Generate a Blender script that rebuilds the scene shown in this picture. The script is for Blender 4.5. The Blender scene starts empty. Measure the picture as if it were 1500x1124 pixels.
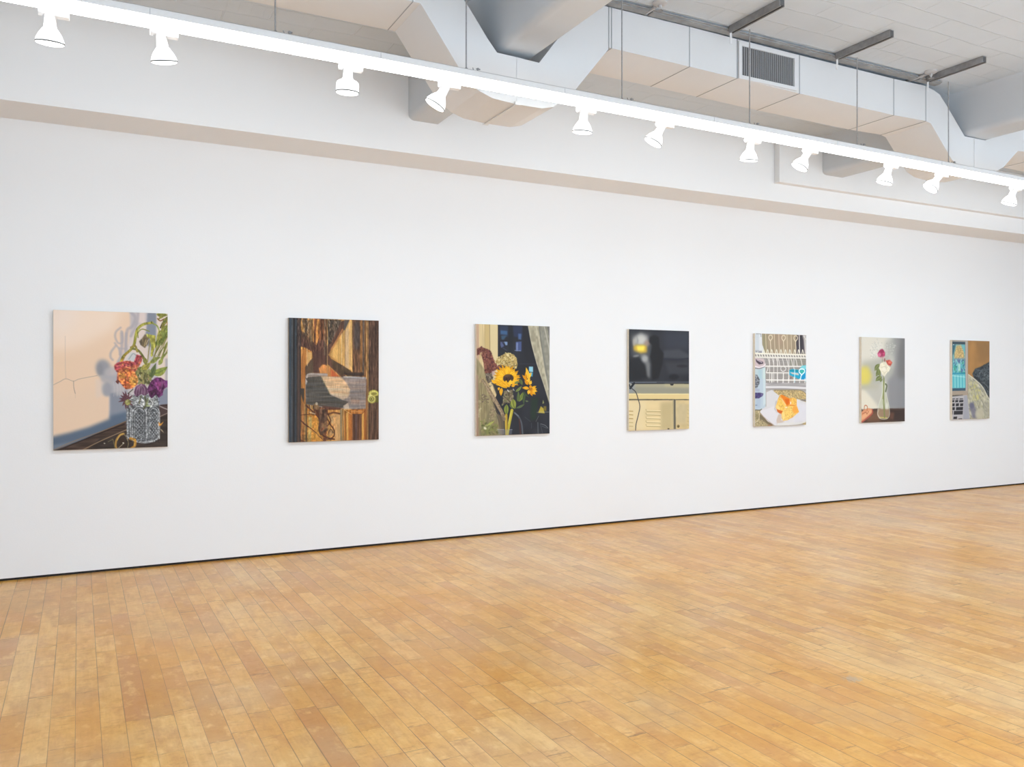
# A white gallery room: seven unframed paintings, a linear light with spotlights, a duct and a worn maple floor.
STRIP_E = 13.; SPOT_W = 15.5; FILL_ROWS = [(-1.5, 430., 220.), (-4.2, 430., 120.)]; FRONT_FILL = 90.; EXPOSURE = -.12; FLOOR_SAT = 1.19; FLOOR_VAL = 1.12; PAINT_GAIN = 1.
LCOL = (.968, 1.005, 1.02); UPCOL = (.84, 1.01, 1.18); FRONT_FILL_COL = (1.04, 1.0, .93)
# ---------------------------------------------------------------- painter: the pictures on the canvases
import numpy as np
PW, PH = 450, 600
def hexc(h): return np.array([int(h[i:i+2], 16)/255 for i in (0, 2, 4)])
def homography(q):
    dst = [(0, 0), (1, 0), (1, 1), (0, 1)]; A = []; b = []
    for (x, y), (u, v) in zip(q, dst):
        A.append([x, y, 1, 0, 0, 0, -u*x, -u*y]); b.append(u)
        A.append([0, 0, 0, x, y, 1, -v*x, -v*y]); b.append(v)
    return np.append(np.linalg.solve(np.array(A, float), np.array(b, float)), 1).reshape(3, 3)
def box1(m, r, ax):
    r = int(r)
    if r < 1: return m
    k = 2*r+1; pad = [(0, 0), (0, 0)]; pad[ax] = (r+1, r)
    c = np.cumsum(np.pad(m, pad, mode='edge'), axis=ax)
    return (np.take(c, range(k, c.shape[ax]), ax)-np.take(c, range(0, c.shape[ax]-k), ax))/k
def blur2(m, r):
    if r <= .4: return m
    r = max(1, int(round(r*.6)))
    for _ in range(3): m = box1(box1(m, r, 0), r, 1)
    return m
def spline(p, n=8):
    p = np.array(p, float)
    if len(p) < 3: return p
    q = np.vstack([2*p[0]-p[1], p, 2*p[-1]-p[-2]]); out = []
    for i in range(1, len(q)-2):
        for t in np.linspace(0, 1, n, endpoint=False):
            a, b, c, d = q[i-1], q[i], q[i+1], q[i+2]
            out.append(.5*(2*b+(c-a)*t+(2*a-5*b+4*c-d)*t*t+(3*b-a-3*c+d)*t**3))
    out.append(p[-1]); return np.array(out)
class Painter:
    def __init__(s, quad, base, seed=1):
        s.Hm = homography(quad); s.img = np.zeros((PH, PW, 3))+hexc(base)
        s.w0 = (quad[1][0]-quad[0][0]); s.rng = np.random.default_rng(seed); s.use(0, 0, 1)
        s.Y, s.X = np.mgrid[0:PH, 0:PW].astype(float)
    def use(s, ox, oy, sc): s.o = (ox, oy, sc); s.u = PW/(s.w0*sc); return s
    def T(s, p):
        p = np.array(p, float).reshape(-1, 2); x = s.o[0]+p[:, 0]/s.o[2]; y = s.o[1]+p[:, 1]/s.o[2]
        h = np.stack([x, y, np.ones_like(x)], 1)@s.Hm.T
        return np.stack([h[:, 0]/h[:, 2]*PW, h[:, 1]/h[:, 2]*PH], 1)
    def noise(s, sx, sy, h=None, w=None):
        h = h or PH; w = w or PW; gx = int(w/sx)+3; gy = int(h/sy)+3; g = s.rng.random((gy, gx))
        xs = np.arange(w)/sx; ys = np.arange(h)/sy; xi = xs.astype(int); yi = ys.astype(int)
        fx = xs-xi; fy = ys-yi; fx = fx*fx*(3-2*fx); fy = (fy*fy*(3-2*fy))[:, None]
        a = g[yi][:, xi]*(1-fx)+g[yi][:, xi+1]*fx; b = g[yi+1][:, xi]*(1-fx)+g[yi+1][:, xi+1]*fx
        return a*(1-fy)+b*fy
    def comp(s, m, c, a, n, bb):
        x0, y0, x1, y1 = bb; c = hexc(c) if isinstance(c, str) else c
        col = np.zeros(m.shape+(3,))+c
        if n:
            t = s.noise(n[1], n[2], *m.shape); amp = n[0]
            if len(n) > 3: col = col+(hexc(n[3])-col)*(np.clip((t-.5)*2.2+.5, 0, 1)*amp)[..., None]
            else: col = col*(1+(t-.5)*2*amp)[..., None]
        m = (m*a)[..., None]; v = s.img[y0:y1, x0:x1]; s.img[y0:y1, x0:x1] = np.clip(v*(1-m)+col*m, 0, 1)
    def bbox(s, q, pad):
        x0 = int(max(0, q[:, 0].min()-pad)); x1 = int(min(PW, q[:, 0].max()+pad+2))
        y0 = int(max(0, q[:, 1].min()-pad)); y1 = int(min(PH, q[:, 1].max()+pad+2)); return x0, y0, x1, y1
    def poly(s, pts, c, a=1., blur=0, n=None, sm=0):
        q = s.T(pts)
        if sm: q = spline(np.vstack([q, q[:1]]), 6)
        b = blur*s.u; bb = s.bbox(q, b*2+2); x0, y0, x1, y1 = bb
        if x1 <= x0 or y1 <= y0: return
        # pad outside the canvas so that a blurred shape that leaves the frame does not fade at the edge
        P = int(b*2)+2; X, Yy = np.meshgrid(np.arange(x0-P, x1+P)+.5, np.arange(y0-P, y1+P)+.5)
        ins = np.zeros(X.shape, bool)
        for (ax, ay), (bx, by) in zip(q, np.roll(q, -1, 0)):
            if ay == by: continue
            ins ^= ((ay > Yy) != (by > Yy)) & (X < (bx-ax)*(Yy-ay)/(by-ay)+ax)
        m = blur2(ins.astype(float), b)[P:-P, P:-P]
        s.comp(m, c, a, n, bb)
    def line(s, pts, c, w=3, a=1., blur=0, sm=1, w2=None, n=None):
        q = s.T(pts)
        if sm: q = spline(q, 6)
        w = w*s.u/2; w2 = w if w2 is None else w2*s.u/2; b = blur*s.u
        bb = s.bbox(q, max(w, w2)+b*2+2); x0, y0, x1, y1 = bb
        if x1 <= x0 or y1 <= y0: return
        X = s.X[y0:y1, x0:x1]+.5; Yy = s.Y[y0:y1, x0:x1]+.5; m = np.zeros(X.shape); N = max(1, len(q)-1)
        for i in range(len(q)-1):
            a0, d = q[i], q[i+1]-q[i]; L = d@d+1e-9
            t = np.clip(((X-a0[0])*d[0]+(Yy-a0[1])*d[1])/L, 0, 1)
            dist = np.hypot(X-a0[0]-t*d[0], Yy-a0[1]-t*d[1]); ww = w+(w2-w)*(i+t)/N
            m = np.maximum(m, np.clip((ww-dist)/(.9+b)+.5, 0, 1))
        s.comp(m, c, a, n, bb)
    def ell(s, cx, cy, rx, ry, c, rot=0, a=1., blur=0, n=None):
        t = np.linspace(0, 2*np.pi, 28, endpoint=False); r = np.radians(rot); x = rx*np.cos(t); y = ry*np.sin(t)
        s.poly(np.stack([cx+x*np.cos(r)-y*np.sin(r), cy+x*np.sin(r)+y*np.cos(r)], 1), c, a, blur, n)
    def dabs(s, pts, cols, n, r, el=1.6, a=.9, ang=None):
        q = np.array(pts, float); x0, y0 = q.min(0); x1, y1 = q.max(0); k = 0; tries = 0
        while k < n and tries < n*20:
            tries += 1; x = s.rng.uniform(x0, x1); y = s.rng.uniform(y0, y1); ins = False
            for (ax, ay), (bx, by) in zip(q, np.roll(q, -1, 0)):
                if (ay > y) != (by > y) and x < (bx-ax)*(y-ay)/(by-ay)+ax: ins = not ins
            if not ins: continue
            rr = r*s.rng.uniform(.6, 1.3); th = s.rng.uniform(0, 360) if ang is None else ang+s.rng.uniform(-25, 25)
            s.ell(x, y, rr*el, rr, cols[s.rng.integers(len(cols))], th, a*s.rng.uniform(.6, 1)); k += 1
    def leaf(s, a, b, w, c, bend=0, vein=None, al=1.):
        a = np.array(a, float); b = np.array(b, float); d = b-a; nn = np.array([-d[1], d[0]]); nn = nn/(np.hypot(*nn)+1e-9)
        L = []; R = []
        for t in np.linspace(0, 1, 9):
            m = a+d*t+nn*bend*np.sin(np.pi*t); h = w*.5*np.sin(np.pi*t**.8); L.append(m+nn*h); R.append(m-nn*h)
        s.poly(L+R[::-1], c, al)
        if vein: s.line([a+d*t+nn*bend*np.sin(np.pi*t) for t in (.1, .4, .7, .95)], vein, w*.14, .7)
    def texture(s, pts, amp, sx, sy, blur=6, tint=0., gate=0):
        m = np.zeros((PH, PW, 3)); keep = s.img; s.img = m; s.poly(pts, 'ffffff', 1, blur); k = s.img[..., :1]; s.img = keep
        if gate: sat = (keep.max(-1)-keep.min(-1))/(keep.max(-1)+1e-3); k = k*np.clip((sat-.38)*6, 0, 1)[..., None]
        t = (s.noise(sx, sy)-.5)*2+(s.noise(sx*.45, sy*.45)-.5); f = 1+k[..., 0]*amp*t
        s.img = np.clip(s.img*f[..., None]*(1+k*tint*np.array([1., 0., -1.])*(s.noise(sx*2, sy*2)-.5)[..., None]), 0, 1)
    def grain(s, amp, sx, sy): s.img = np.clip(s.img*(1+(s.noise(sx, sy)-.5)*2*amp)[..., None], 0, 1)
    def tone(s, gain=1., sat=1.):
        g = s.img@np.array([.3, .59, .11]); s.img = np.clip((g[..., None]+(s.img-g[..., None])*sat)*gain, 0, 1)
    def done(s): return s.img.reshape(PH//2, 2, PW//2, 2, 3).mean((1, 3))
def crop_quad(ox, oy, sc, pts): return [(ox+x/sc, oy+y/sc) for x, y in pts]

def paint_vase_on_sill():
    C = (60, 440, 4.686); C1 = (140, 450, 9.774); C2 = (140, 550, 9.774)
    p = Painter(crop_quad(*C, [(82, 70), (867, 92), (871, 1003), (88, 1028)]), 'e3c5a8', 3); p.use(*C)
    p.poly([(60, 40), (560, 40), (500, 200), (250, 330), (60, 360)], 'ecd6c2', .9, 60)
    p.poly([(60, 40), (300, 40), (200, 200), (60, 260)], 'e8d8cc', .7, 60)
    p.poly([(60, 640), (460, 600), (460, 820), (60, 930)], 'e0c4a9', .8, 40)
    # grey shadow side of the wall
    p.poly([(600, 40), (720, 40), (880, 40), (880, 760), (470, 800), (470, 640), (520, 420), (600, 300), (610, 150)], 'b9b3b6', .95, 10)
    p.poly([(640, 180), (720, 150), (740, 520), (600, 560), (560, 420)], 'dccabf', .8, 12)
    p.poly([(660, 60), (715, 60), (710, 170), (650, 150)], 'd9c9c2', .9, 8)
    p.poly([(728, 60), (790, 60), (785, 250), (765, 330), (700, 300), (720, 200)], '7d8492', .95, 6)
    p.poly([(790, 60), (880, 60), (880, 660), (800, 620)], 'dfcdbd', .85, 6)
    p.poly([(850, 400), (868, 400), (868, 640), (850, 640)], 'a3a1a9', .9, 5)
    p.use(*C1)
    # bloom shadow shapes
    for q, w in (([(500, 80), (560, 160), (520, 280), (450, 330), (430, 480), (430, 620)], 46), ([(600, 90), (590, 200), (560, 300), (500, 420)], 40),
                 ([(350, 300), (285, 360), (275, 440), (320, 520), (380, 500), (375, 370), (360, 350)], 26), ([(365, 380), (370, 560), (350, 680)], 46),
                 ([(430, 380), (420, 640)], 30), ([(280, 560), (215, 650), (210, 720), (240, 760)], 30), ([(330, 600), (350, 700), (320, 780)], 30), ([(270, 520), (330, 590), (430, 600)], 26)):
        p.line(q, 'a6a0a6', w, .75, 22)
    p.ell(110, 880, 105, 130, '8f9198', -20, .95, 34); p.ell(60, 900, 45, 90, '85888e', 0, .8, 24)
    p.ell(230, 950, 110, 90, 'b2adb0', 0, .85, 30)
    p.use(*C2)
    p.poly([(60, 0), (420, 0), (430, 640), (205, 640), (205, 300), (120, 280), (90, 200)], 'a3a3aa', .85, 26)
    p.poly([(60, 70), (150, 120), (90, 300), (0, 330), (0, 40)], 'd9c6b7', .7, 26)
    p.ell(160, 200, 70, 100, '94979f', 0, .8, 26)
    p.poly([(205, 260), (450, 200), (450, 600), (205, 620)], '77808f', .75, 20)
    p.poly([(880, 230), (1060, 170), (1060, 460), (880, 430)], '7c8496', .9, 16)
    p.poly([(270, 120), (420, 60), (430, 300), (280, 280)], 'b8b2b4', .7, 24)
    for x in (250, 300, 340, 380): p.line([(x, 90), (x+14, 200), (x+6, 300)], 'c9c2c3', 7, .5, 6)
    p.use(*C)
    # lit edge band under the light patch
    p.poly([(60, 938), (200, 905), (330, 868), (470, 812), (480, 790), (600, 760), (600, 860), (400, 960), (60, 1010)], '56677c', 1, 18)
    p.poly([(60, 1000), (300, 945), (480, 880), (640, 820), (880, 740), (880, 1060), (60, 1060)], '6b7889', 1, 14)
    # wooden sill
    p.poly([(80, 1030), (300, 948), (480, 868), (560, 835), (660, 790), (880, 715), (900, 1060), (60, 1060)], '47372f', 1, 1, (.25, 60, 5))
    p.poly([(880, 710), (820, 716), (560, 850), (600, 880), (880, 780)], '4b3a38', 1, 2)
    p.line([(82, 1026), (230, 962), (420, 895), (560, 838), (640, 800)], '8f7358', 5, .9)
    p.line([(90, 1040), (260, 968), (430, 900), (570, 850)], '2b211d', 9, .9)
    p.poly([(280, 1060), (400, 950), (600, 880), (880, 780), (900, 1060)], '3a302b', 1, 2, (.2, 30, 8))
    p.line([(290, 1022), (420, 958), (590, 885), (640, 870)], 'a88a68', 5, .9)
    p.line([(815, 726), (845, 740), (880, 752)], 'a79a95', 9, .8, sm=0)
    p.line([(810, 800), (840, 785), (880, 768)], 'b09c86', 4, .8)
    p.line([(820, 722), (880, 718)], '3a2a28', 8)
    # cracks
    p.line([(80, 585), (130, 560), (172, 540), (222, 556), (260, 542), (330, 528), (385, 518)], '7d7876', 3, .85, 1)
    p.line([(172, 540), (168, 470), (166, 380), (165, 250)], 'a09691', 2.5, .6, 1.5)
    p.line([(224, 556), (226, 600), (236, 640)], '6e6866', 3.5, .8, 1); p.line([(236, 640), (236, 670)], '9d8f88', 2, .5, 1)
    # stems and foliage
    p.use(*C1)
    for a, b, w in (((1030, 390), (890, 740), 9), ((960, 400), (820, 730), 14), ((1020, 420), (860, 700), 10), ((900, 450), (820, 760), 10), ((1000, 560), (900, 820), 16), ((770, 480), (735, 790), 11), ((1030, 600), (920, 800), 12)):
        p.line([a, b], '8a8040', w, 1, 1, 0); p.line([(a[0]+9, a[1]), (b[0]+10, b[1])], '5e5a34', w*.35, .8, 1, 0)
    for a, b in (((975, 420), (870, 690)), ((1015, 470), (930, 690)), ((905, 560), (860, 690))): p.line([a, b], 'ddd0b8', 10, .9, 1, 0)
    p.line([(360, 780), (400, 700), (500, 610), (545, 540), (570, 400), (600, 310), (680, 250), (800, 228)], '878632', 40, 1, 1)
    p.line([(565, 460), (585, 350), (640, 280), (730, 240), (800, 226)], '9c9c42', 24, 1, 1, w2=30)
    p.line([(375, 770), (420, 690), (510, 600)], 'a18534', 34, 1, 1, w2=18); p.line([(600, 440), (600, 370), (660, 320), (760, 350)], '777d35', 16, 1, 1)
    p.line([(805, 235), (870, 270), (900, 330)], '8d9a4c', 22, 1, 1); p.poly([(790, 200), (808, 240), (780, 232)], '4d5428')
    p.line([(530, 600), (600, 620), (660, 690), (720, 790)], '74713a', 34, 1, 1); p.line([(500, 580), (560, 560), (590, 640)], '8b7a34', 30, 1, 1)
    p.leaf((860, 110), (1030, 120), 70, '8b8f3a', 0, '5d5a2b'); p.line([(880, 170), (920, 200), (990, 170), (1020, 230)], '8a5a33', 20, 1, 1)
    p.line([(1000, 170), (1020, 240), (990, 320), (940, 330)], 'a1793f', 18, 1, 1); p.line([(950, 230), (920, 300)], '4e3a26', 20)
    p.poly([(905, 340), (1000, 330), (1030, 420), (900, 560), (855, 540), (870, 420)], '6f7834', 1, 2, (.3, 5, 26))
    p.poly([(930, 300), (960, 260), (975, 330)], 'e2d3c6')
    p.line([(900, 330), (880, 430), (860, 540)], 'a9a857', 16); p.line([(930, 380), (900, 500)], '4f5c2b', 10)
    for a, b, w, c in (((1035, 130), (930, 330), 60, '7d7a34'), ((1040, 250), (900, 470), 90, '838a3c'), ((1030, 340), (930, 560), 50, '6c7634'), ((960, 330), (860, 540), 60, '8f9242'), ((1035, 480), (960, 700), 40, '7f8440'), ((880, 470), (850, 600), 30, '5a6630'), ((1000, 110), (880, 190), 40, '8d8a3c'), ((980, 560), (860, 760), 20, '6f7038'), ((940, 520), (830, 720), 20, '77743a'), ((1030, 640), (900, 800), 34, '838a46'), ((760, 800), (900, 730), 56, '9a9a4c'), ((690, 860), (560, 940), 60, '7c7f3e'), ((640, 640), (740, 830), 34, '6d6f38')):
        p.leaf(a, b, w, c, 8, '585f2c')
    # hanging dried pod
    p.poly([(700, 390), (755, 450), (750, 520), (700, 590), (640, 550), (615, 495), (665, 440)], '6a5c43', 1, 2, (.3, 8, 14))
    p.line([(715, 470), (690, 560)], 'b09a67', 12, .9); p.line([(745, 470), (715, 540)], 'd5c5a5', 8, .9); p.line([(650, 470), (640, 540)], '4a4036', 14, .8)
    p.poly([(715, 385), (850, 410), (850, 560), (800, 720), (780, 700), (790, 560), (770, 460), (730, 430)], 'a3a044', 1, 1, (.2, 4, 30)); p.line([(815, 430), (815, 700)], '7f7f36', 12, .8)
    # lower leaves
    p.poly([(430, 760), (500, 650), (560, 660), (620, 720), (560, 780)], 'c0c3c4', 1, 3); p.line([(470, 750), (530, 670), (580, 700)], '8b9094', 14, .8, 3)
    p.leaf((780, 790), (930, 720), 60, '868c46', -10, '66743a'); p.leaf((800, 960), (1030, 850), 110, '8a9340', 24, '5f6e35'); p.leaf((770, 1040), (860, 800), 80, '5c6b3c', 0, '3d4b33')
    p.leaf((640, 900), (790, 790), 90, 'a09a45', 10, '77703a'); p.leaf((690, 720), (720, 840), 60, '82803d'); p.leaf((560, 960), (700, 900), 80, '747a40', 8, '4e5533')
    p.leaf((740, 1060), (760, 880), 60, '586a43'); p.leaf((900, 830), (960, 720), 60, '8c9548')
    p.poly([(560, 900), (760, 900), (800, 1100), (600, 1110)], '6f7040', .9, 4, (.5, 8, 10)); p.dabs([(570, 910), (780, 910), (800, 1120), (600, 1120)], ['9b9757', '4d4c2d', 'c9bda4', '7c7f43', 'a6885c'], 45, 9, 2.4, ang=70)
    p.line([(650, 960), (690, 1110)], 'a8a060', 10); p.line([(740, 960), (700, 1100)], '55512e', 10)
    # orange rose
    rose = [(265, 830), (330, 790), (450, 770), (540, 790), (600, 690), (655, 700), (660, 770), (600, 880), (560, 930), (600, 1040), (590, 1120), (380, 1120), (300, 1040), (310, 930), (270, 890)]
    p.poly(rose, 'b8563f', 1, 2); p.poly([(310, 930), (420, 880), (560, 930), (600, 1060), (560, 1124), (400, 1124), (330, 1050)], 'cc7c3e', 1, 4, (.2, 14, 20))
    p.poly([(262, 850), (300, 800), (430, 775), (540, 800), (520, 850), (400, 850), (300, 900), (275, 905)], 'a8434e', 1, 2, (.25, 22, 6))
    p.poly([(540, 800), (580, 680), (650, 700), (660, 760), (560, 840)], 'b9505a', 1, 1); p.line([(600, 700), (570, 800)], '8a2f42', 12); p.line([(640, 730), (600, 830)], 'cf7a63', 14)
    p.line([(300, 850), (400, 820), (500, 850)], 'd2756a', 12, .9); p.line([(290, 880), (380, 860), (480, 890)], '8c3340', 9, .8); p.line([(430, 860), (540, 880), (600, 860)], 'd98a55', 20)
    p.line([(360, 870), (440, 960), (470, 1060)], 'b04f38', 16); p.line([(480, 890), (500, 980), (440, 1100)], 'a9472f', 16); p.poly([(330, 940), (400, 950), (420, 1010), (350, 1020)], 'e09a45', 1, 3)
    p.poly([(500, 960), (590, 1000), (595, 1090), (520, 1130), (470, 1050)], 'd68f42', 1, 3)
    p.dabs(rose, ['d99a50', 'a53d38', 'cf6b3c', 'b84f44', '8e3330'], 50, 10, 2.2, .5)
    p.use(*C2)
    p.poly([(280, 90), (310, 60), (340, 80), (320, 130)], '6b3d3a'); p.poly([(380, 100), (600, 80), (580, 140), (520, 190), (430, 200), (380, 150)], 'c2693b', 1, 2, (.3, 12, 12))
    p.poly([(470, 60), (600, 40), (600, 90), (540, 180), (480, 110)], 'e0953f', 1, 3); p.line([(420, 40), (430, 190)], 'a24730', 18)
    # cut-glass tumbler
    vase = [(445, 380), (470, 330), (520, 280), (600, 260), (880, 270), (905, 420), (915, 640), (905, 900), (850, 945), (700, 968), (560, 945), (450, 890), (436, 640)]
    p.poly(vase, '6d7073', 1, 2, (.35, 9, 9)); p.poly([(700, 430), (800, 430), (745, 520)], '3e4044', 1, 3)
    p.poly([(470, 400), (520, 280), (700, 260), (880, 300), (900, 420), (760, 440), (600, 430)], '8f9292', .9, 3, (.4, 8, 8))
    for cx, rx in ((625, 100), (830, 85)):
        for k, c in ((1.0, 'bfc2c3'), (.86, '44474b'), (.74, '9fa3a4')):
            t = np.linspace(np.pi, 0, 9); r = rx*k
            p.line([(cx-r, 900)]+[(cx+r*np.cos(a), 560-120*k*np.sin(a)) for a in t]+[(cx+r, 900)], c, 9, .9, 1)
        x0, x1 = cx-rx*.66, cx+rx*.66
        p.poly([(x0, 540), (cx, 480), (x1, 540), (x1, 900), (x0, 900)], '4b4e52', .85, 4)
        for i in range(-7, 9):
            y = 500+i*52
            for (ya, yb) in ((y, y+150), (y+150, y)):
                seg = [(x0+(x1-x0)*t, ya+(yb-ya)*t) for t in np.linspace(0, 1, 7)]; seg = [q for q in seg if 505 < q[1] < 905]
                if len(seg) > 1: p.line(seg, 'aeb2b4', 5.5, .8, 1, 0)
    for x in (460, 500, 725, 905): p.line([(x, 480), (x-4, 700), (x+2, 900)], 'c8cbcc', 8, .8, 1)
    for x in (480, 740, 700): p.line([(x, 500), (x, 900)], '3b3d42', 9, .7, 1)
    p.line([(440, 860), (520, 910), (640, 945), (760, 945), (860, 915), (905, 870)], 'd0d3d4', 9, .9); p.line([(470, 900), (600, 950), (720, 965), (850, 935)], 'a9adae', 6, .9)
    p.line([(510, 430), (600, 400), (680, 450)], 'dfe1e1', 10, .9); p.line([(480, 360), (560, 310), (640, 350)], 'cfd2d2', 9, .8); p.line([(650, 330), (690, 380), (660, 450)], 'e6e8e6', 10, .9); p.line([(760, 330), (820, 400), (780, 450)], 'd3d8d4', 10, .9)
    p.line([(850, 300), (800, 440)], 'e0e3e0', 10, .8); p.dabs(vase, ['dfe2e3', '2e3034', 'a2a6a8', '55585c'], 150, 6, 2.2, .75)
    p.poly([(700, 430), (740, 420), (790, 432), (760, 446), (710, 444)], 'c6d59a', .9, 2)
    p.line([(700, 300), (720, 400), (690, 470)], '5a5a3c', 22, .9, 2); p.line([(650, 290), (620, 400)], '57563a', 20, .8, 2); p.line([(745, 330), (735, 430)], '7f8a55', 22, .7, 3)
    # purple flowers
    p.poly([(545, 240), (570, 160), (640, 120), (700, 130), (745, 200), (750, 260), (700, 290), (650, 270), (600, 300), (560, 290)], '6f4a66', 1, 1, (.25, 8, 20))
    for x in (590, 625, 660, 700): p.line([(650, 130), (x, 200), (x-10, 280)], 'b9a0ae', 6, .7)
    p.line([(700, 150), (735, 260)], '4c3048', 12, .8)
    pf = [(740, 180), (790, 80), (860, 30), (930, 30), (990, 70), (1040, 80), (1040, 150), (970, 200), (955, 280), (900, 320), (860, 270), (800, 330), (770, 300), (750, 240)]
    p.poly(pf, '5b2a55', 1, 1, (.3, 20, 20)); p.poly([(850, 100), (930, 80), (950, 180), (930, 260), (880, 200)], '82396f', 1, 6)
    p.line([(945, 70), (950, 150), (920, 220)], 'a2709a', 8, .9); p.line([(790, 130), (860, 170), (880, 240)], '391a38', 14, .8, 2); p.poly([(755, 230), (860, 190), (870, 260), (800, 330)], '47223f', 1, 3); p.dabs(pf, ['7c3c70', '3b1c3b', '91508a', '4c2450'], 40, 11, 2, .5)
    # maroon star flower
    for dx, dy in ((-60, -120), (-20, -130), (40, -110), (90, -70), (-90, -70), (-110, -20), (-120, 30), (-60, 90), (30, 120), (100, 90), (90, 30), (-10, 140)):
        p.leaf((440, 350), (440+dx, 350+dy), 30, '57343c', 4, '8b6069')
    p.line([(460, 260), (530, 200)], '3f3a2c', 14); p.ell(458, 385, 42, 42, '8c8a4c', 0, 1, 3); p.ell(450, 372, 18, 16, 'b0ab70', 0, 1, 4)
    # petals on the sill
    p.line([(400, 830), (350, 850), (300, 920), (290, 1000), (310, 1050)], 'a8803c', 34, 1, 1, w2=22); p.line([(395, 828), (345, 856), (312, 920)], 'd9ae58', 10, .9); p.line([(400, 830), (440, 880), (470, 960), (455, 1040)], '8f7c58', 8, 1)
    p.line([(500, 900), (560, 920), (560, 1000), (510, 1040)], 'b3802f', 44, 1, 2, w2=34); p.line([(515, 905), (560, 940), (555, 1000)], 'dcae5a', 12, .8)
    p.poly([(350, 880), (400, 850), (450, 1000), (400, 1040), (320, 1030)], '3a2a20', .9, 5); p.line([(320, 1040), (400, 970)], 'c4b79c', 7, .9); p.ell(398, 962, 12, 9, 'd8cfbc'); p.ell(130, 966, 12, 8, 'a7a08e'); p.line([(180, 945), (250, 905)], '8d8557', 7, .8); p.line([(250, 910), (280, 1040)], '7d7346', 9, .8)
    p.poly([(895, 660), (930, 690), (975, 655), (940, 710), (905, 725)], 'cf8f3b', 1, 1); p.leaf((925, 760), (975, 815), 20, '93826a')
    p.use(*C1); p.texture([(340, 200), (1040, 60), (1040, 1124), (560, 1124), (540, 700), (340, 800)], .2, 4, 9, 4, .1, 1)
    p.texture([(250, 690), (670, 680), (620, 1124), (280, 1124)], .30, 7, 7, 6, .15, 1)
    p.use(*C2); p.texture([(270, 0), (620, 0), (560, 200), (380, 200)], .3, 7, 7, 4, .1, 1); p.texture([(540, 100), (1050, 20), (1050, 220), (900, 330), (560, 300)], .3, 8, 12, 4, 0, 1)
    p.texture([(440, 260), (915, 260), (920, 960), (440, 960)], .28, 5, 5, 4)
    p.use(*C); p.tone(1., .92); return p.done()

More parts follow.
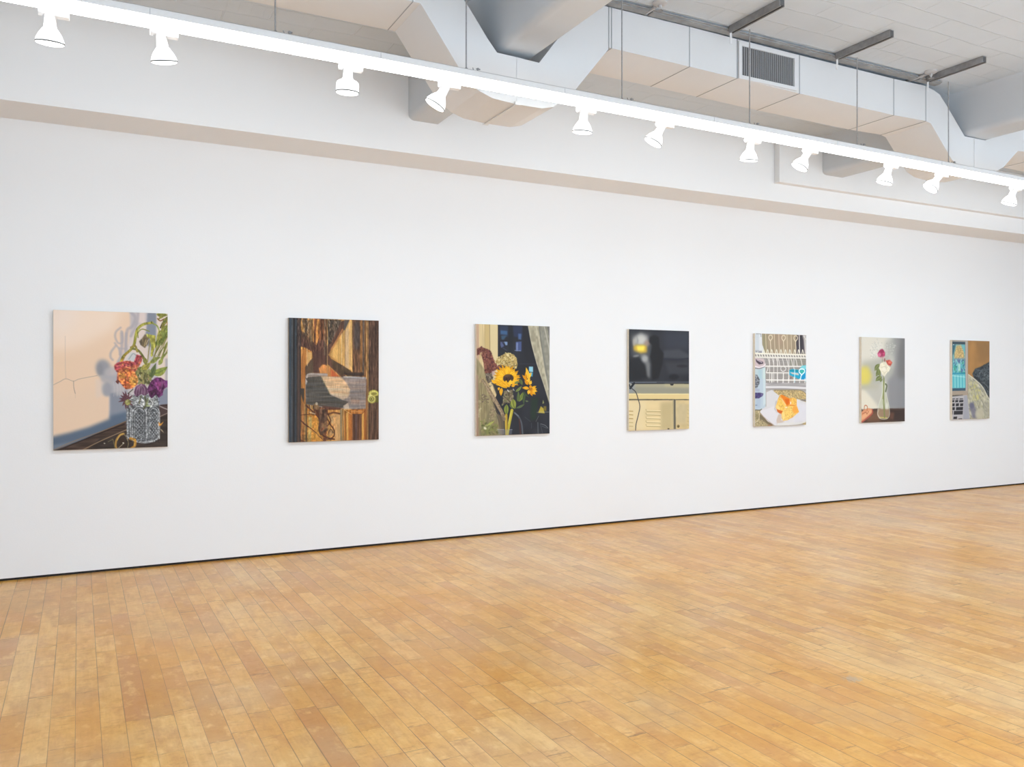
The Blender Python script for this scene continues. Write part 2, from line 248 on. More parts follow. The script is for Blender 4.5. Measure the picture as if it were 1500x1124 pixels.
def paint_wooden_door():
    C = (400, 450, 5.111); C1 = (415, 460, 10.); C2 = (415, 550, 10.)
    p = Painter(crop_quad(*C, [(112, 82), (788, 100), (797, 985), (122, 1012)]), '6b4c33', 5); p.use(*C)
    def strip(x0, x1, c, y0=60, y1=1030, **k): p.poly([(x0, y0), (x1, y0), (x1+8*(y1-60)/950, y1), (x0+8*(y0-60)/950+8*(y1-y0)/950, y1)], c, **k)
    strip(180, 250, 'a56c33', n=(.35, 5, 90)); strip(250, 300, 'ba8440', n=(.3, 4, 90)); strip(300, 400, '7a4c30', n=(.4, 6, 90)); strip(400, 520, 'c89049', n=(.2, 8, 90))
    strip(520, 600, 'd3a057', n=(.2, 6, 120)); strip(585, 665, '6f4a30', n=(.4, 6, 90)); strip(660, 705, '8c5a2e', n=(.25, 4, 90)); strip(240, 252, '5b4330'); strip(268, 276, '6a4a2c'); strip(276, 281, 'd8b27a')
    strip(700, 810, '5a4032', n=(.3, 5, 60)); strip(704, 709, 'b98a4a'); strip(709, 716, '47332a')
    p.use(*C1)
    p.poly([(1000, 90), (1130, 90), (1140, 850), (1010, 860)], '6a4932', 1, 4, (.3, 6, 60)); p.ell(1070, 310, 50, 220, '4d4340', 0, .9, 26)
    p.line([(1130, 95), (1135, 860)], '9b6a36', 20, .9, 2); p.line([(1168, 95), (1172, 870)], '5b5046', 34, .9, 3); p.line([(1214, 95), (1218, 940)], 'c39a5a', 10, 1); p.line([(1200, 95), (1204, 900)], '3f342c', 8, .8)
    # bright sunlit facets
    p.poly([(965, 90), (1000, 90), (1012, 850), (860, 740), (690, 610), (720, 520), (880, 260)], 'd6a55a', 1, 4, (.16, 7, 90))
    p.poly([(905, 200), (985, 100), (1000, 820), (905, 780)], 'dcae6a', .9, 3, (.12, 5, 90)); p.poly([(905, 250), (950, 200), (960, 800), (905, 770)], 'c9ac8b', .7, 6)
    p.line([(895, 90), (900, 900)], '5b4530', 7, .9, 1, 0); p.line([(868, 90), (872, 920)], '8c6a3d', 9, .8, 1, 0); p.line([(850, 250), (853, 930)], 'e6cfa0', 6, .8, 1, 0)
    # branching tree shadow
    trunk = [(190, 260), (260, 270), (420, 400), (480, 460), (500, 400), (580, 380), (640, 470), (820, 130), (860, 100), (960, 95), (880, 240), (700, 500), (660, 600), (700, 660), (880, 760), (1010, 850), (930, 880), (870, 940), (640, 730), (560, 740), (520, 860), (400, 860), (330, 900), (320, 780), (430, 640), (410, 560), (190, 450)]
    p.poly(trunk, '573a30', .93, 4, (.25, 7, 60)); p.poly([(640, 90), (850, 90), (700, 420), (650, 470)], '4e4238', .95, 5, (.45, 8, 40))
    p.poly([(200, 90), (430, 90), (420, 480), (330, 400), (200, 280)], '6a4f38', .7, 4, (.45, 8, 50)); p.dabs([(240, 90), (420, 90), (400, 380), (260, 250)], ['a08a6a', '3c3430', '8f7350', 'b59c78'], 60, 7, 3.5, .6, 85)
    p.dabs([(650, 90), (830, 90), (700, 400), (655, 420)], ['83715c', '332c2a', '9c8668', '5d4a3a'], 80, 7, 3.5, .6, 80)
    p.poly([(480, 80), (530, 80), (520, 340), (480, 470), (470, 300)], 'c08340', .9, 5, (.3, 6, 50)); p.poly([(240, 90), (260, 90), (310, 280), (240, 240)], 'b5813f', .9, 4)
    p.line([(640, 80), (645, 900)], 'a58a5a', 7, .9, 1, 0); p.line([(625, 80), (628, 880)], '4a3b2e', 9, .8, 1, 0); p.line([(600, 80), (602, 600)], '7a6a50', 18, .7, 2, 0)
    p.line([(395, 90), (400, 420)], 'b48c55', 10, .8, 1, 0); p.line([(420, 80), (430, 640)], '5a3826', 8, .8, 1, 0)
    p.line([(700, 520), (780, 380), (860, 230)], 'b97a48', 22, .8, 5); p.poly([(885, 90), (960, 90), (900, 240), (880, 240)], '57504c', .9, 4)
    p.poly([(230, 480), (330, 500), (420, 560), (410, 640), (330, 760), (240, 900)], 'b3793a', .95, 4, (.3, 5, 90)); p.poly([(360, 560), (415, 570), (410, 650), (355, 740)], 'd9ac66', .9, 5)
    p.poly([(330, 780), (430, 650), (440, 860), (330, 900)], '5c4a38', .9, 5); p.poly([(300, 500), (320, 500), (320, 1000), (240, 1000), (250, 700)], 'a2652f', .8, 5, (.25, 4, 60))
    p.poly([(580, 740), (650, 760), (820, 920), (860, 930), (560, 930), (520, 800)], 'c98344', 1, 4, (.2, 6, 60)); p.poly([(690, 790), (820, 915), (700, 925)], 'c0562f', .8, 8)
    p.poly([(700, 660), (990, 830), (860, 900), (720, 770)], '55432f', .85, 7, (.3, 6, 40))
    p.line([(345, 520), (350, 760)], 'e4c38d', 7, .9, 1, 0); p.line([(640, 620), (650, 920)], 'c19a5e', 6, .8, 1, 0)
    # weathered grey cross panel
    p.use(*C2)
    panel = [(330, 0), (380, -30), (640, -30), (650, 20), (860, 20), (900, 10), (1200, 20), (1215, 60), (1210, 480), (1000, 485), (860, 480), (560, 460), (340, 420), (325, 200)]
    p.poly(panel, '8d8078', 1, 2, (.12, 160, 7)); p.poly([(330, 30), (550, 10), (690, 280), (880, 360), (960, 380), (870, 470), (560, 450), (340, 420)], '555049', .96, 5, (.2, 120, 7))
    p.poly([(550, 10), (850, 30), (940, 110), (985, 200), (960, 300), (880, 350), (690, 270)], 'd8b48a', .96, 8, (.14, 160, 8)); p.poly([(690, 270), (880, 350), (960, 300), (840, 300)], 'b8a08a', .7, 10)
    p.poly([(870, 20), (1215, 20), (1210, 470), (1000, 480), (980, 200)], '8c7f79', .9, 8, (.16, 180, 8)); p.poly([(990, 340), (1120, 350), (1120, 400), (1000, 400)], 'a5826c', .6, 12)
    for y, x0, x1, c in ((60, 560, 900, 'c49466'), (100, 590, 950, 'e8cfa8'), (145, 640, 960, 'c08f62'), (190, 660, 980, 'e0c29a'), (240, 700, 970, 'bb8d66'), (280, 720, 940, 'e3cba9'), (55, 900, 1200, 'a79a92'), (130, 960, 1200, '706560'), (180, 990, 1200, 'a39489'), (240, 990, 1205, '6c625d'), (300, 990, 1205, 'a19288'), (420, 560, 860, '716860'), (300, 380, 690, '6d675f'), (110, 350, 600, '625d55'), (200, 350, 640, '676158'), (360, 400, 850, '6d6459')):
        p.line([(x0, y), ((x0+x1)/2, y+8), (x1, y+12)], c, 7, .6, 3)
    p.line([(345, 30), (390, -20), (640, -10)], 'b0a398', 24, .9, 4); p.line([(890, 20), (1200, 30)], 'b4a99e', 18, .9, 3); p.poly([(325, 40), (355, 90), (330, 150)], 'c9c4bb', .9, 5); p.line([(555, 20), (690, 280)], '6a6a3f', 7, .7, 2)
    p.poly([(880, -40), (1170, -50), (1190, 5), (930, 5)], '3a2d26', .95, 3); p.poly([(880, 440), (950, 400), (975, 480), (900, 490)], 'c9b29a', .9, 6)
    p.poly([(560, 440), (870, 470), (830, 500), (640, 500)], '5a352a', .9, 6)
    # lower panels
    p.poly([(330, 420), (420, 520), (520, 580), (520, 980), (360, 990), (330, 700)], 'b5782f', 1, 3, (.3, 6, 120)); p.line([(340, 420), (352, 980)], '5c4b35', 24, .9, 3, 0); p.poly([(380, 600), (430, 600), (420, 980), (370, 980)], 'b9a05a', .8, 6); p.poly([(430, 590), (510, 600), (600, 930), (590, 960), (420, 970)], 'cf8f3a', .9, 6)
    p.poly([(660, 600), (830, 540), (850, 970), (770, 980), (740, 740)], 'c49760', 1, 4, (.12, 12, 60)); p.line([(850, 500), (858, 970)], '8a7a5a', 26, 1, 2, 0); p.line([(878, 490), (888, 960)], '5c4a34', 12, 1, 1, 0)
    p.poly([(895, 500), (1210, 490), (1215, 960), (900, 970)], 'a8672c', 1, 2, (.25, 7, 100)); p.poly([(925, 540), (960, 530), (965, 960), (935, 960)], 'd8a24c', .95, 5); p.poly([(960, 540), (1015, 560), (1015, 950), (965, 955)], 'b56a2c', .9, 4)
    p.poly([(1015, 560), (1155, 560), (1160, 950), (1018, 950)], '6b4630', 1, 3, (.3, 6, 90)); p.poly([(1060, 560), (1090, 560), (1090, 950), (1060, 950)], '5a4546', .8, 8); p.poly([(1155, 560), (1185, 520), (1190, 950), (1158, 950)], 'd39a48', 1, 4); p.line([(1200, 510), (1205, 950)], '9b5526', 16, .9, 3, 0)
    p.line([(900, 500), (1000, 560)], 'e0b56a', 8, .8, 2); p.line([(1020, 560), (1155, 562)], '4b3326', 10, .9, 2, 0); p.line([(1000, 520), (1160, 525)], 'c58847', 16, .8, 3, 0); p.line([(1155, 560), (1205, 505)], '7a3d1f', 8, .9)
    p.poly([(235, 190), (310, 190), (310, 420), (270, 300)], '3c3630', .95, 4); p.poly([(225, 400), (325, 420), (325, 960), (230, 970)], 'a06a3a', .85, 5, (.3, 5, 90)); p.line([(320, 420), (330, 970)], 'b79b5c', 10, .8, 2, 0)
    # twisted vine shadow
    for q, w in (([(235, 585), (330, 570), (460, 565), (520, 580)], 10), ([(235, 635), (340, 720), (470, 820), (600, 940)], 16), ([(300, 700), (420, 780), (560, 900), (600, 920), (760, 930)], 14),
                 ([(340, 440), (440, 530), (540, 640), (530, 780), (560, 860)], 22), ([(660, 560), (700, 650), (690, 700), (750, 790), (750, 880), (690, 920)], 18), ([(560, 840), (620, 780), (680, 700)], 16), ([(560, 850), (640, 900), (760, 925)], 18), ([(470, 500), (540, 560), (640, 620), (700, 720)], 16)):
        p.line(q, '522f22', w, .9, 2)
    p.poly([(520, 480), (660, 490), (650, 640), (660, 800), (560, 870), (520, 760), (540, 620)], '5d4333', .9, 5, (.4, 10, 20)); p.poly([(570, 720), (640, 660), (640, 760), (580, 820)], '8b6a48', .8, 6); p.line([(600, 760), (570, 800)], 'a34526', 12, .8)
    p.ell(700, 830, 40, 50, 'a87f50', 0, .9, 8); p.line([(660, 860), (700, 780), (740, 830)], '4c2f22', 9, .9)
    p.poly([(440, 440), (490, 390), (530, 460), (520, 500), (450, 490)], '8f6a44', .9, 4); p.ell(492, 412, 18, 22, 'b9b3a0', 0, .9, 5); p.line([(450, 440), (440, 490)], '3a2820', 14, .9)
    p.line([(380, 530), (420, 545), (470, 560)], 'b5aa90', 14, .8, 5); p.line([(640, 500), (660, 560), (740, 540), (830, 555)], '5b3423', 26, .85, 4); p.line([(590, 930), (570, 900), (470, 830), (380, 760)], 'b9823c', 12, .8)
    p.line([(240, 930), (330, 975)], '55301f', 24, .8, 5)
    # left jamb
    p.use(*C); strip(100, 205, '38322f', n=(.25, 5, 100)); strip(118, 132, '3c4a57', blur=3); strip(136, 142, '5a6570', blur=1); strip(150, 168, '27272a'); strip(160, 172, '3b434b', blur=3); strip(180, 196, '57423a', blur=3)
    # knob
    p.use(*C2); p.ell(1325, 265, 78, 62, '8d8430', 0, 1, 3); p.ell(1325, 258, 66, 46, 'd6cd68', 0, 1, 5); p.ell(1330, 262, 46, 22, '7a7230', 0, .8, 5); p.ell(1370, 340, 44, 50, '5f5a26', 0, 1, 4)
    p.ell(1300, 340, 62, 62, 'a9a048', 0, 1, 2); p.ell(1296, 336, 50, 50, 'e2da80', 0, 1, 3); p.ell(1298, 338, 38, 38, '6c652a', 0, 1, 3); p.ell(1296, 336, 24, 26, 'c4bc64', 0, 1, 3); p.ell(1294, 338, 12, 14, '55501f', 0, 1, 2)
    p.line([(1248, 300), (1262, 286), (1285, 280)], 'efe9b0', 8, .9)
    p.use(*C1); p.texture([(180, 60), (850, 60), (700, 500), (420, 560), (180, 500)], .34, 4, 16, 6, .1); p.texture([(1000, 80), (1400, 80), (1400, 1000), (1000, 880)], .22, 4, 20, 6)
    p.use(*C2); p.texture([(340, 430), (780, 480), (780, 960), (240, 960)], .18, 7, 9, 8, .1); p.texture([(330, 0), (1210, 0), (1210, 480), (340, 480)], .08, 40, 3, 6, .1)
    p.dabs([(1240, 100), (1380, 100), (1390, 900), (1250, 900)], ['7c6350', '4a3a30', '8a7058'], 40, 4, 3.5, .35, 85)
    p.grain(.08, 3, 22); p.grain(.06, 2, 5); p.tone(.95, .93); return p.done()

def paint_sunflowers():
    C = (680, 460, 5.621); C1 = (690, 470, 12.49); C2 = (690, 550, 12.49)
    p = Painter(crop_quad(*C, [(98, 84), (702, 102), (700, 982), (98, 1008)]), '2b2c31', 7); p.use(*C1)
    p.poly([(80, 50), (490, 50), (492, 1300), (80, 2200)], 'cfbb8d', 1, 1, (.06, 6, 90)); p.poly([(80, 50), (150, 50), (150, 2200), (80, 2200)], 'b89a82', .9, 4)
    p.poly([(345, 60), (492, 60), (492, 800), (350, 700)], 'd2c296', 1, 2); p.line([(340, 60), (345, 620)], '5d533f', 9, .9, 2, 0); p.poly([(252, 60), (338, 60), (340, 620), (255, 600)], 'c0a976', .9, 3); p.line([(250, 60), (252, 560)], '9b8559', 7, .8, 2, 0); p.line([(150, 60), (152, 520)], 'dccaa0', 10, .7, 3, 0)
    # dark window
    p.poly([(488, 60), (1040, 60), (1310, 1130), (1440, 1600), (1440, 2200), (488, 2200)], '2a2c33', 1, 1, (.12, 60, 60)); p.poly([(520, 90), (680, 90), (680, 300), (520, 260)], '2d3850', .9, 20); p.poly([(760, 90), (940, 90), (930, 300), (780, 300)], '2c3550', .9, 20)
    p.poly([(540, 180), (660, 190), (660, 260), (540, 250)], '3f5f86', .95, 10); p.poly([(550, 280), (655, 270), (600, 350), (560, 350)], '3a5570', .9, 8); p.poly([(540, 385), (590, 390), (600, 470), (550, 500), (535, 440)], '566089', .9, 6); p.poly([(600, 385), (665, 390), (662, 450), (630, 450)], '7e97bd', .95, 5); p.line([(560, 385), (620, 470)], '242a3c', 12, .9, 4)
    p.line([(530, 370), (670, 374)], '1c2029', 10, .9, 2, 0); p.line([(580, 500), (650, 545)], '39445e', 14, .7, 8); p.poly([(860, 240), (920, 240), (915, 350), (860, 340)], '4b628f', .9, 8); p.poly([(820, 390), (920, 380), (920, 560), (820, 560)], '4a5887', .9, 7)
    p.poly([(825, 400), (860, 400), (855, 540), (820, 540)], '7c8bb5', .8, 8); p.line([(800, 545), (900, 550)], '9fb0d0', 9, .7, 5); p.line([(860, 260), (870, 560)], '2b3350', 5, .6, 2)
    p.poly([(680, 90), (760, 90), (770, 620), (690, 600)], '23262d', .8, 12); p.poly([(940, 90), (1010, 90), (1080, 330), (1240, 900), (1100, 900), (960, 600)], '26272d', .9, 12); p.line([(880, 790), (1180, 792)], '3a3e52', 8, .6, 4, 0)
    p.poly([(1055, 840), (1128, 840), (1130, 940), (1055, 930)], '8fc4d6', 1, 3); p.poly([(1060, 945), (1128, 948), (1118, 1025), (1062, 1000)], '3f9cc0', 1, 3); p.line([(1092, 840), (1094, 1010)], '5a9ab5', 4, .6, 1)
    # curtain
    p.poly([(1035, 60), (1450, 60), (1450, 1600), (1310, 1124), (1200, 800), (1100, 420)], '8d8c80', 1, 2, (.12, 14, 14))
    p.poly([(1040, 70), (1230, 70), (1290, 560), (1390, 1200), (1420, 1500), (1310, 1124), (1200, 800), (1100, 420)], 'a9a38c', .9, 6, (.15, 10, 16)); p.line([(1180, 80), (1270, 500), (1400, 1250)], 'c2bca6', 26, .7, 12)
    p.line([(1240, 80), (1280, 400), (1380, 1000)], '6c6d66', 22, .8, 10); p.line([(1330, 80), (1420, 500), (1440, 700)], 'b7b5a8', 18, .8, 8); p.line([(1400, 80), (1440, 300)], '66686a', 40, .7, 12); p.line([(1310, 200), (1330, 700), (1430, 1200)], '7f8078', 40, .6, 18)
    p.line([(1040, 80), (1100, 400), (1200, 780), (1310, 1120), (1440, 1500)], 'c5bfa8', 8, .8, 2)
    # lower left greys and greens
    p.poly([(100, 680), (300, 980), (330, 1200), (600, 2200), (100, 2200)], '8c8261', .95, 10, (.15, 6, 40)); p.poly([(490, 1100), (380, 1130), (610, 1750), (620, 1400)], '25272d', .9, 10)
    # amaranth
    am = [(110, 520), (180, 480), (260, 510), (340, 540), (390, 640), (440, 780), (540, 810), (520, 870), (420, 920), (330, 990), (250, 960), (230, 780), (190, 640), (150, 620), (110, 640)]
    p.poly(am, '6b4038', 1, 3, (.3, 10, 10)); p.dabs(am, ['8a5a4a', '4c2c2b', '7a4640', '5b343c', '9a6a55'], 170, 11, 1.6, .7); p.poly([(165, 590), (205, 570), (180, 660), (150, 720)], 'b9a277', .8, 4)
    p.poly([(260, 970), (390, 960), (400, 1124), (280, 1124)], '4b443e', .8, 8); p.dabs([(250, 970), (400, 950), (400, 1220), (280, 1200)], ['2b2a2b', '7b7464', '9c8f80', '4c3f3b'], 60, 9, 2, .8)
    # hydrangea
    hy = [(470, 690), (560, 640), (620, 600), (700, 590), (790, 630), (830, 700), (850, 800), (830, 870), (700, 860), (560, 820), (460, 800)]
    p.poly(hy, 'b09a62', 1, 4); p.dabs(hy, ['d9c88c', '8a7440', 'c9b270', 'e4d7a6', 'a88e5a', '7a6a44'], 200, 11, 1.8, .9)
    p.poly([(380, 930), (440, 920), (430, 990), (390, 1010)], 'b39a98', .9, 5)
    # sunflower
    import math
    for ring, r0, r1, c1, c2, nn in ((0, 90, 262, 'd99a14', 'a8690f', 24), (1, 80, 225, 'f0bd2a', 'c8870f', 22)):
        for i in range(nn):
            th = math.radians(i*360/nn+ring*7+p.rng.uniform(-4, 4)); kx = .98; ky = .95; L = r1*p.rng.uniform(.9, 1.08)
            if .2*math.pi < th % (2*math.pi) < .8*math.pi: L *= .72
            a = (650+r0*.7*math.cos(th)*kx, 1050+r0*.7*math.sin(th)*ky); b = (650+L*math.cos(th)*kx, 1050+L*math.sin(th)*ky)
            p.leaf(a, b, 58, c1 if i % 3 else 'e8ad1c', p.rng.uniform(-8, 8), c2)
    p.leaf((440, 1150), (370, 1080), 50, 'eab021'); p.leaf((560, 1140), (400, 1100), 80, 'efb726', 5, 'c8870f')
    p.ell(680, 1055, 98, 74, '3a2b22', -8, 1, 4, (.3, 6, 6)); p.ell(660, 1010, 60, 22, '6a5138', -14, .7, 8); p.leaf((710, 1170), (725, 1080), 66, 'f2c034'); p.leaf((640, 1170), (640, 1090), 46, 'e8b022')
    p.use(*C2)
    for a, b, w in (((640, 190), (500, 80), 60), ((660, 230), (480, 170), 50), ((700, 220), (640, 130), 60), ((760, 190), (880, 60), 60), ((560, 230), (545, 380), 60), ((520, 220), (500, 280), 40), ((740, 210), (800, 150), 50), ((450, 170), (620, 150), 50), ((560, 200), (460, 130), 60)):
        p.leaf(a, b, w, 'e8ad20', 6, 'c07d10')
    # small sunflower to the right
    for a, b, w in (((1000, 40), (1005, -80), 50), ((1020, 100), (930, -10), 50), ((1030, 60), (1100, -60), 50), ((1000, 130), (1080, 60), 56), ((1040, 170), (975, 90), 60), ((1060, 170), (1100, 90), 50), ((1060, 240), (930, 230), 56), ((1100, 230), (1190, 190), 40), ((1100, 260), (1210, 290), 50), ((1090, 270), (1180, 350), 54), ((1080, 270), (1120, 380), 50), ((1070, 260), (1040, 350), 54), ((1080, 240), (1080, 170), 50), ((1110, 250), (1200, 240), 44), ((1060, 100), (1000, -150), 60)):
        p.leaf(a, b, w, ['eab021', 'f3c338', 'd9930f'][int(a[0]+b[1]) % 3], 5, 'b9770e')
    p.ell(1090, 262, 34, 30, 'c8780f', 0, .8, 6); p.ell(1000, 20, 26, 40, 'c9820f', 0, .7, 6)
    # foliage
    for a, b, w, c in (((880, 60), (940, 180), 46, '4f5a33'), ((810, 300), (930, 190), 44, '7c8a45'), ((870, 480), (950, 300), 70, '77863d'), ((850, 480), (860, 290), 60, '4c5a35'), ((700, 530), (820, 600), 60, '5d6b3c'), ((760, 430), (800, 620), 100, '8b9440'), ((650, 530), (650, 740), 84, '7d8a3d'), ((980, 300), (960, 540), 50, '44543a'), ((820, 600), (980, 520), 40, '5b6a45'), ((990, 460), (1050, 470), 26, '66754d'), ((600, 520), (560, 560), 30, '8f8a68'), ((790, 150), (870, 100), 50, '7a8448'), ((930, 180), (900, 60), 34, '59683f'), ((950, 300), (1060, 400), 30, '3a4a35')):
        p.leaf(a, b, w, c, 8, '3f4a2a' if c != '4c5a35' else '7a864e')
    p.poly([(600, 290), (760, 260), (770, 420), (700, 500), (640, 500), (570, 540), (590, 400)], '6b5f4a', .95, 6, (.3, 10, 10)); p.dabs([(600, 290), (760, 260), (770, 420), (700, 500), (570, 540)], ['8f7f68', '4b4434', 'a59a80', '67703f'], 80, 9, 2, .8)
    p.line([(665, 270), (690, 300)], 'e8e4da', 14, .9, 2); p.line([(770, 250), (785, 280)], 'd9dbd4', 10, .9, 2)
    p.line([(640, 730), (640, 900), (650, 1080)], 'b29434', 46, 1, 1); p.line([(625, 740), (628, 1080)], 'd0b452', 10, .8); p.line([(745, 640), (700, 860), (660, 1090)], 'b5a83c', 52, 1, 1, w2=44); p.line([(735, 650), (680, 880)], 'd6cb64', 12, .8); p.line([(672, 860), (662, 1000)], '5a4a20', 9, .8)
    # dried pampas on the left and grasses
    p.line([(190, 90), (250, 130), (330, 280), (460, 500), (560, 680), (600, 800)], '8b7860', 70, 1, 5, w2=60, n=(.2, 6, 6)); p.line([(215, 100), (300, 240), (420, 440), (560, 700)], 'b3a286', 12, .7, 3); p.line([(160, 130), (200, 60), (260, 90), (320, 200)], 'a4906c', 26, 1, 4); p.line([(350, 380), (400, 500), (500, 720), (560, 900)], '5a4c3c', 10, .8, 2)
    p.line([(330, 480), (430, 640), (520, 820), (560, 1070)], '9a8a6a', 10, .9, 2); p.poly([(480, 700), (600, 760), (610, 1080), (520, 1080)], '6c5f4c', .8, 10)
    p.dabs([(110, 470), (180, 470), (180, 770), (110, 770)], ['b5ab85', '9a8f6c', 'c9c2a4'], 26, 16, 1.4, .6); p.dabs([(170, 360), (320, 370), (340, 540), (200, 500)], ['6f6a48', '8f8460', '5c4c4c', 'a09570'], 60, 10, 2, .6); p.dabs([(340, 580), (430, 600), (420, 780), (330, 800)], ['8b7a62', '6a5c48', 'a89578'], 50, 9, 2, .7)
    for x in (130, 190, 230, 270): p.line([(x, 60), (x+6, 600), (x, 1090)], '746a4c' if x % 20 else 'a99c74', 9, .6, 3)
    p.poly([(190, 880), (470, 880), (520, 1080), (190, 1090)], '6e7048', .85, 14); p.dabs([(180, 820), (480, 860), (520, 1080), (200, 1090)], ['7c8048', '515531', '969860', '8a7b58'], 90, 14, 2.2, .8); p.leaf((290, 920), (430, 830), 40, 'a0a55a', 4); p.ell(255, 970, 30, 20, 'd5d2b2', 40, 1, 3); p.line([(300, 780), (470, 760)], '6d6a4a', 9, .7)
    # dark bottle curve, glasses, triangle lamp
    p.poly([(1090, 420), (1230, 400), (1180, 800), (1080, 820)], '27362a', .8, 24); p.line([(790, 680), (870, 760), (920, 880), (940, 1070)], '5c626a', 26, .8, 10); p.line([(880, 800), (900, 1070)], '4b2f2c', 26, .8, 12); p.line([(800, 690), (860, 740)], '7c848e', 16, .6, 8)
    p.poly([(1270, 560), (1320, 600), (1340, 690), (1220, 680)], 'b5a23c', .95, 5); p.poly([(1310, 440), (1330, 500), (1300, 520)], '9a9a5c', .9, 4); p.poly([(1320, 560), (1370, 560), (1370, 650), (1320, 630)], '7a6a2c', .9, 5); p.line([(1200, 672), (1330, 668), (1430, 665)], 'b9b7a5', 7, .6, 3); p.line([(1180, 840), (1230, 740)], '8f958c', 6, .6, 3)
    p.line([(1215, 860), (1220, 1060)], '5c6168', 22, .7, 8); p.line([(1270, 880), (1350, 910), (1400, 960)], 'a3a8ad', 7, .7, 3); p.line([(1290, 920), (1380, 960)], '868b92', 6, .6, 3); p.line([(1260, 880), (1300, 1050)], '54585f', 12, .6, 5)
    p.line([(980, 760), (1080, 840)], '464d50', 10, .6, 4); p.line([(1100, 870), (1100, 960)], '50555c', 12, .5, 6); p.poly([(480, 985), (750, 985), (740, 1080), (500, 1080)], '8b90a0', .35, 3); p.line([(480, 988), (600, 992)], 'b0b4bd', 6, .8, 2); p.line([(700, 990), (750, 990)], 'aab0c0', 6, .8, 2)
    p.use(*C1); p.poly([(80, 1000), (130, 1000), (140, 2200), (80, 2200)], '9a7d6c', .8, 5)
    return p.done()

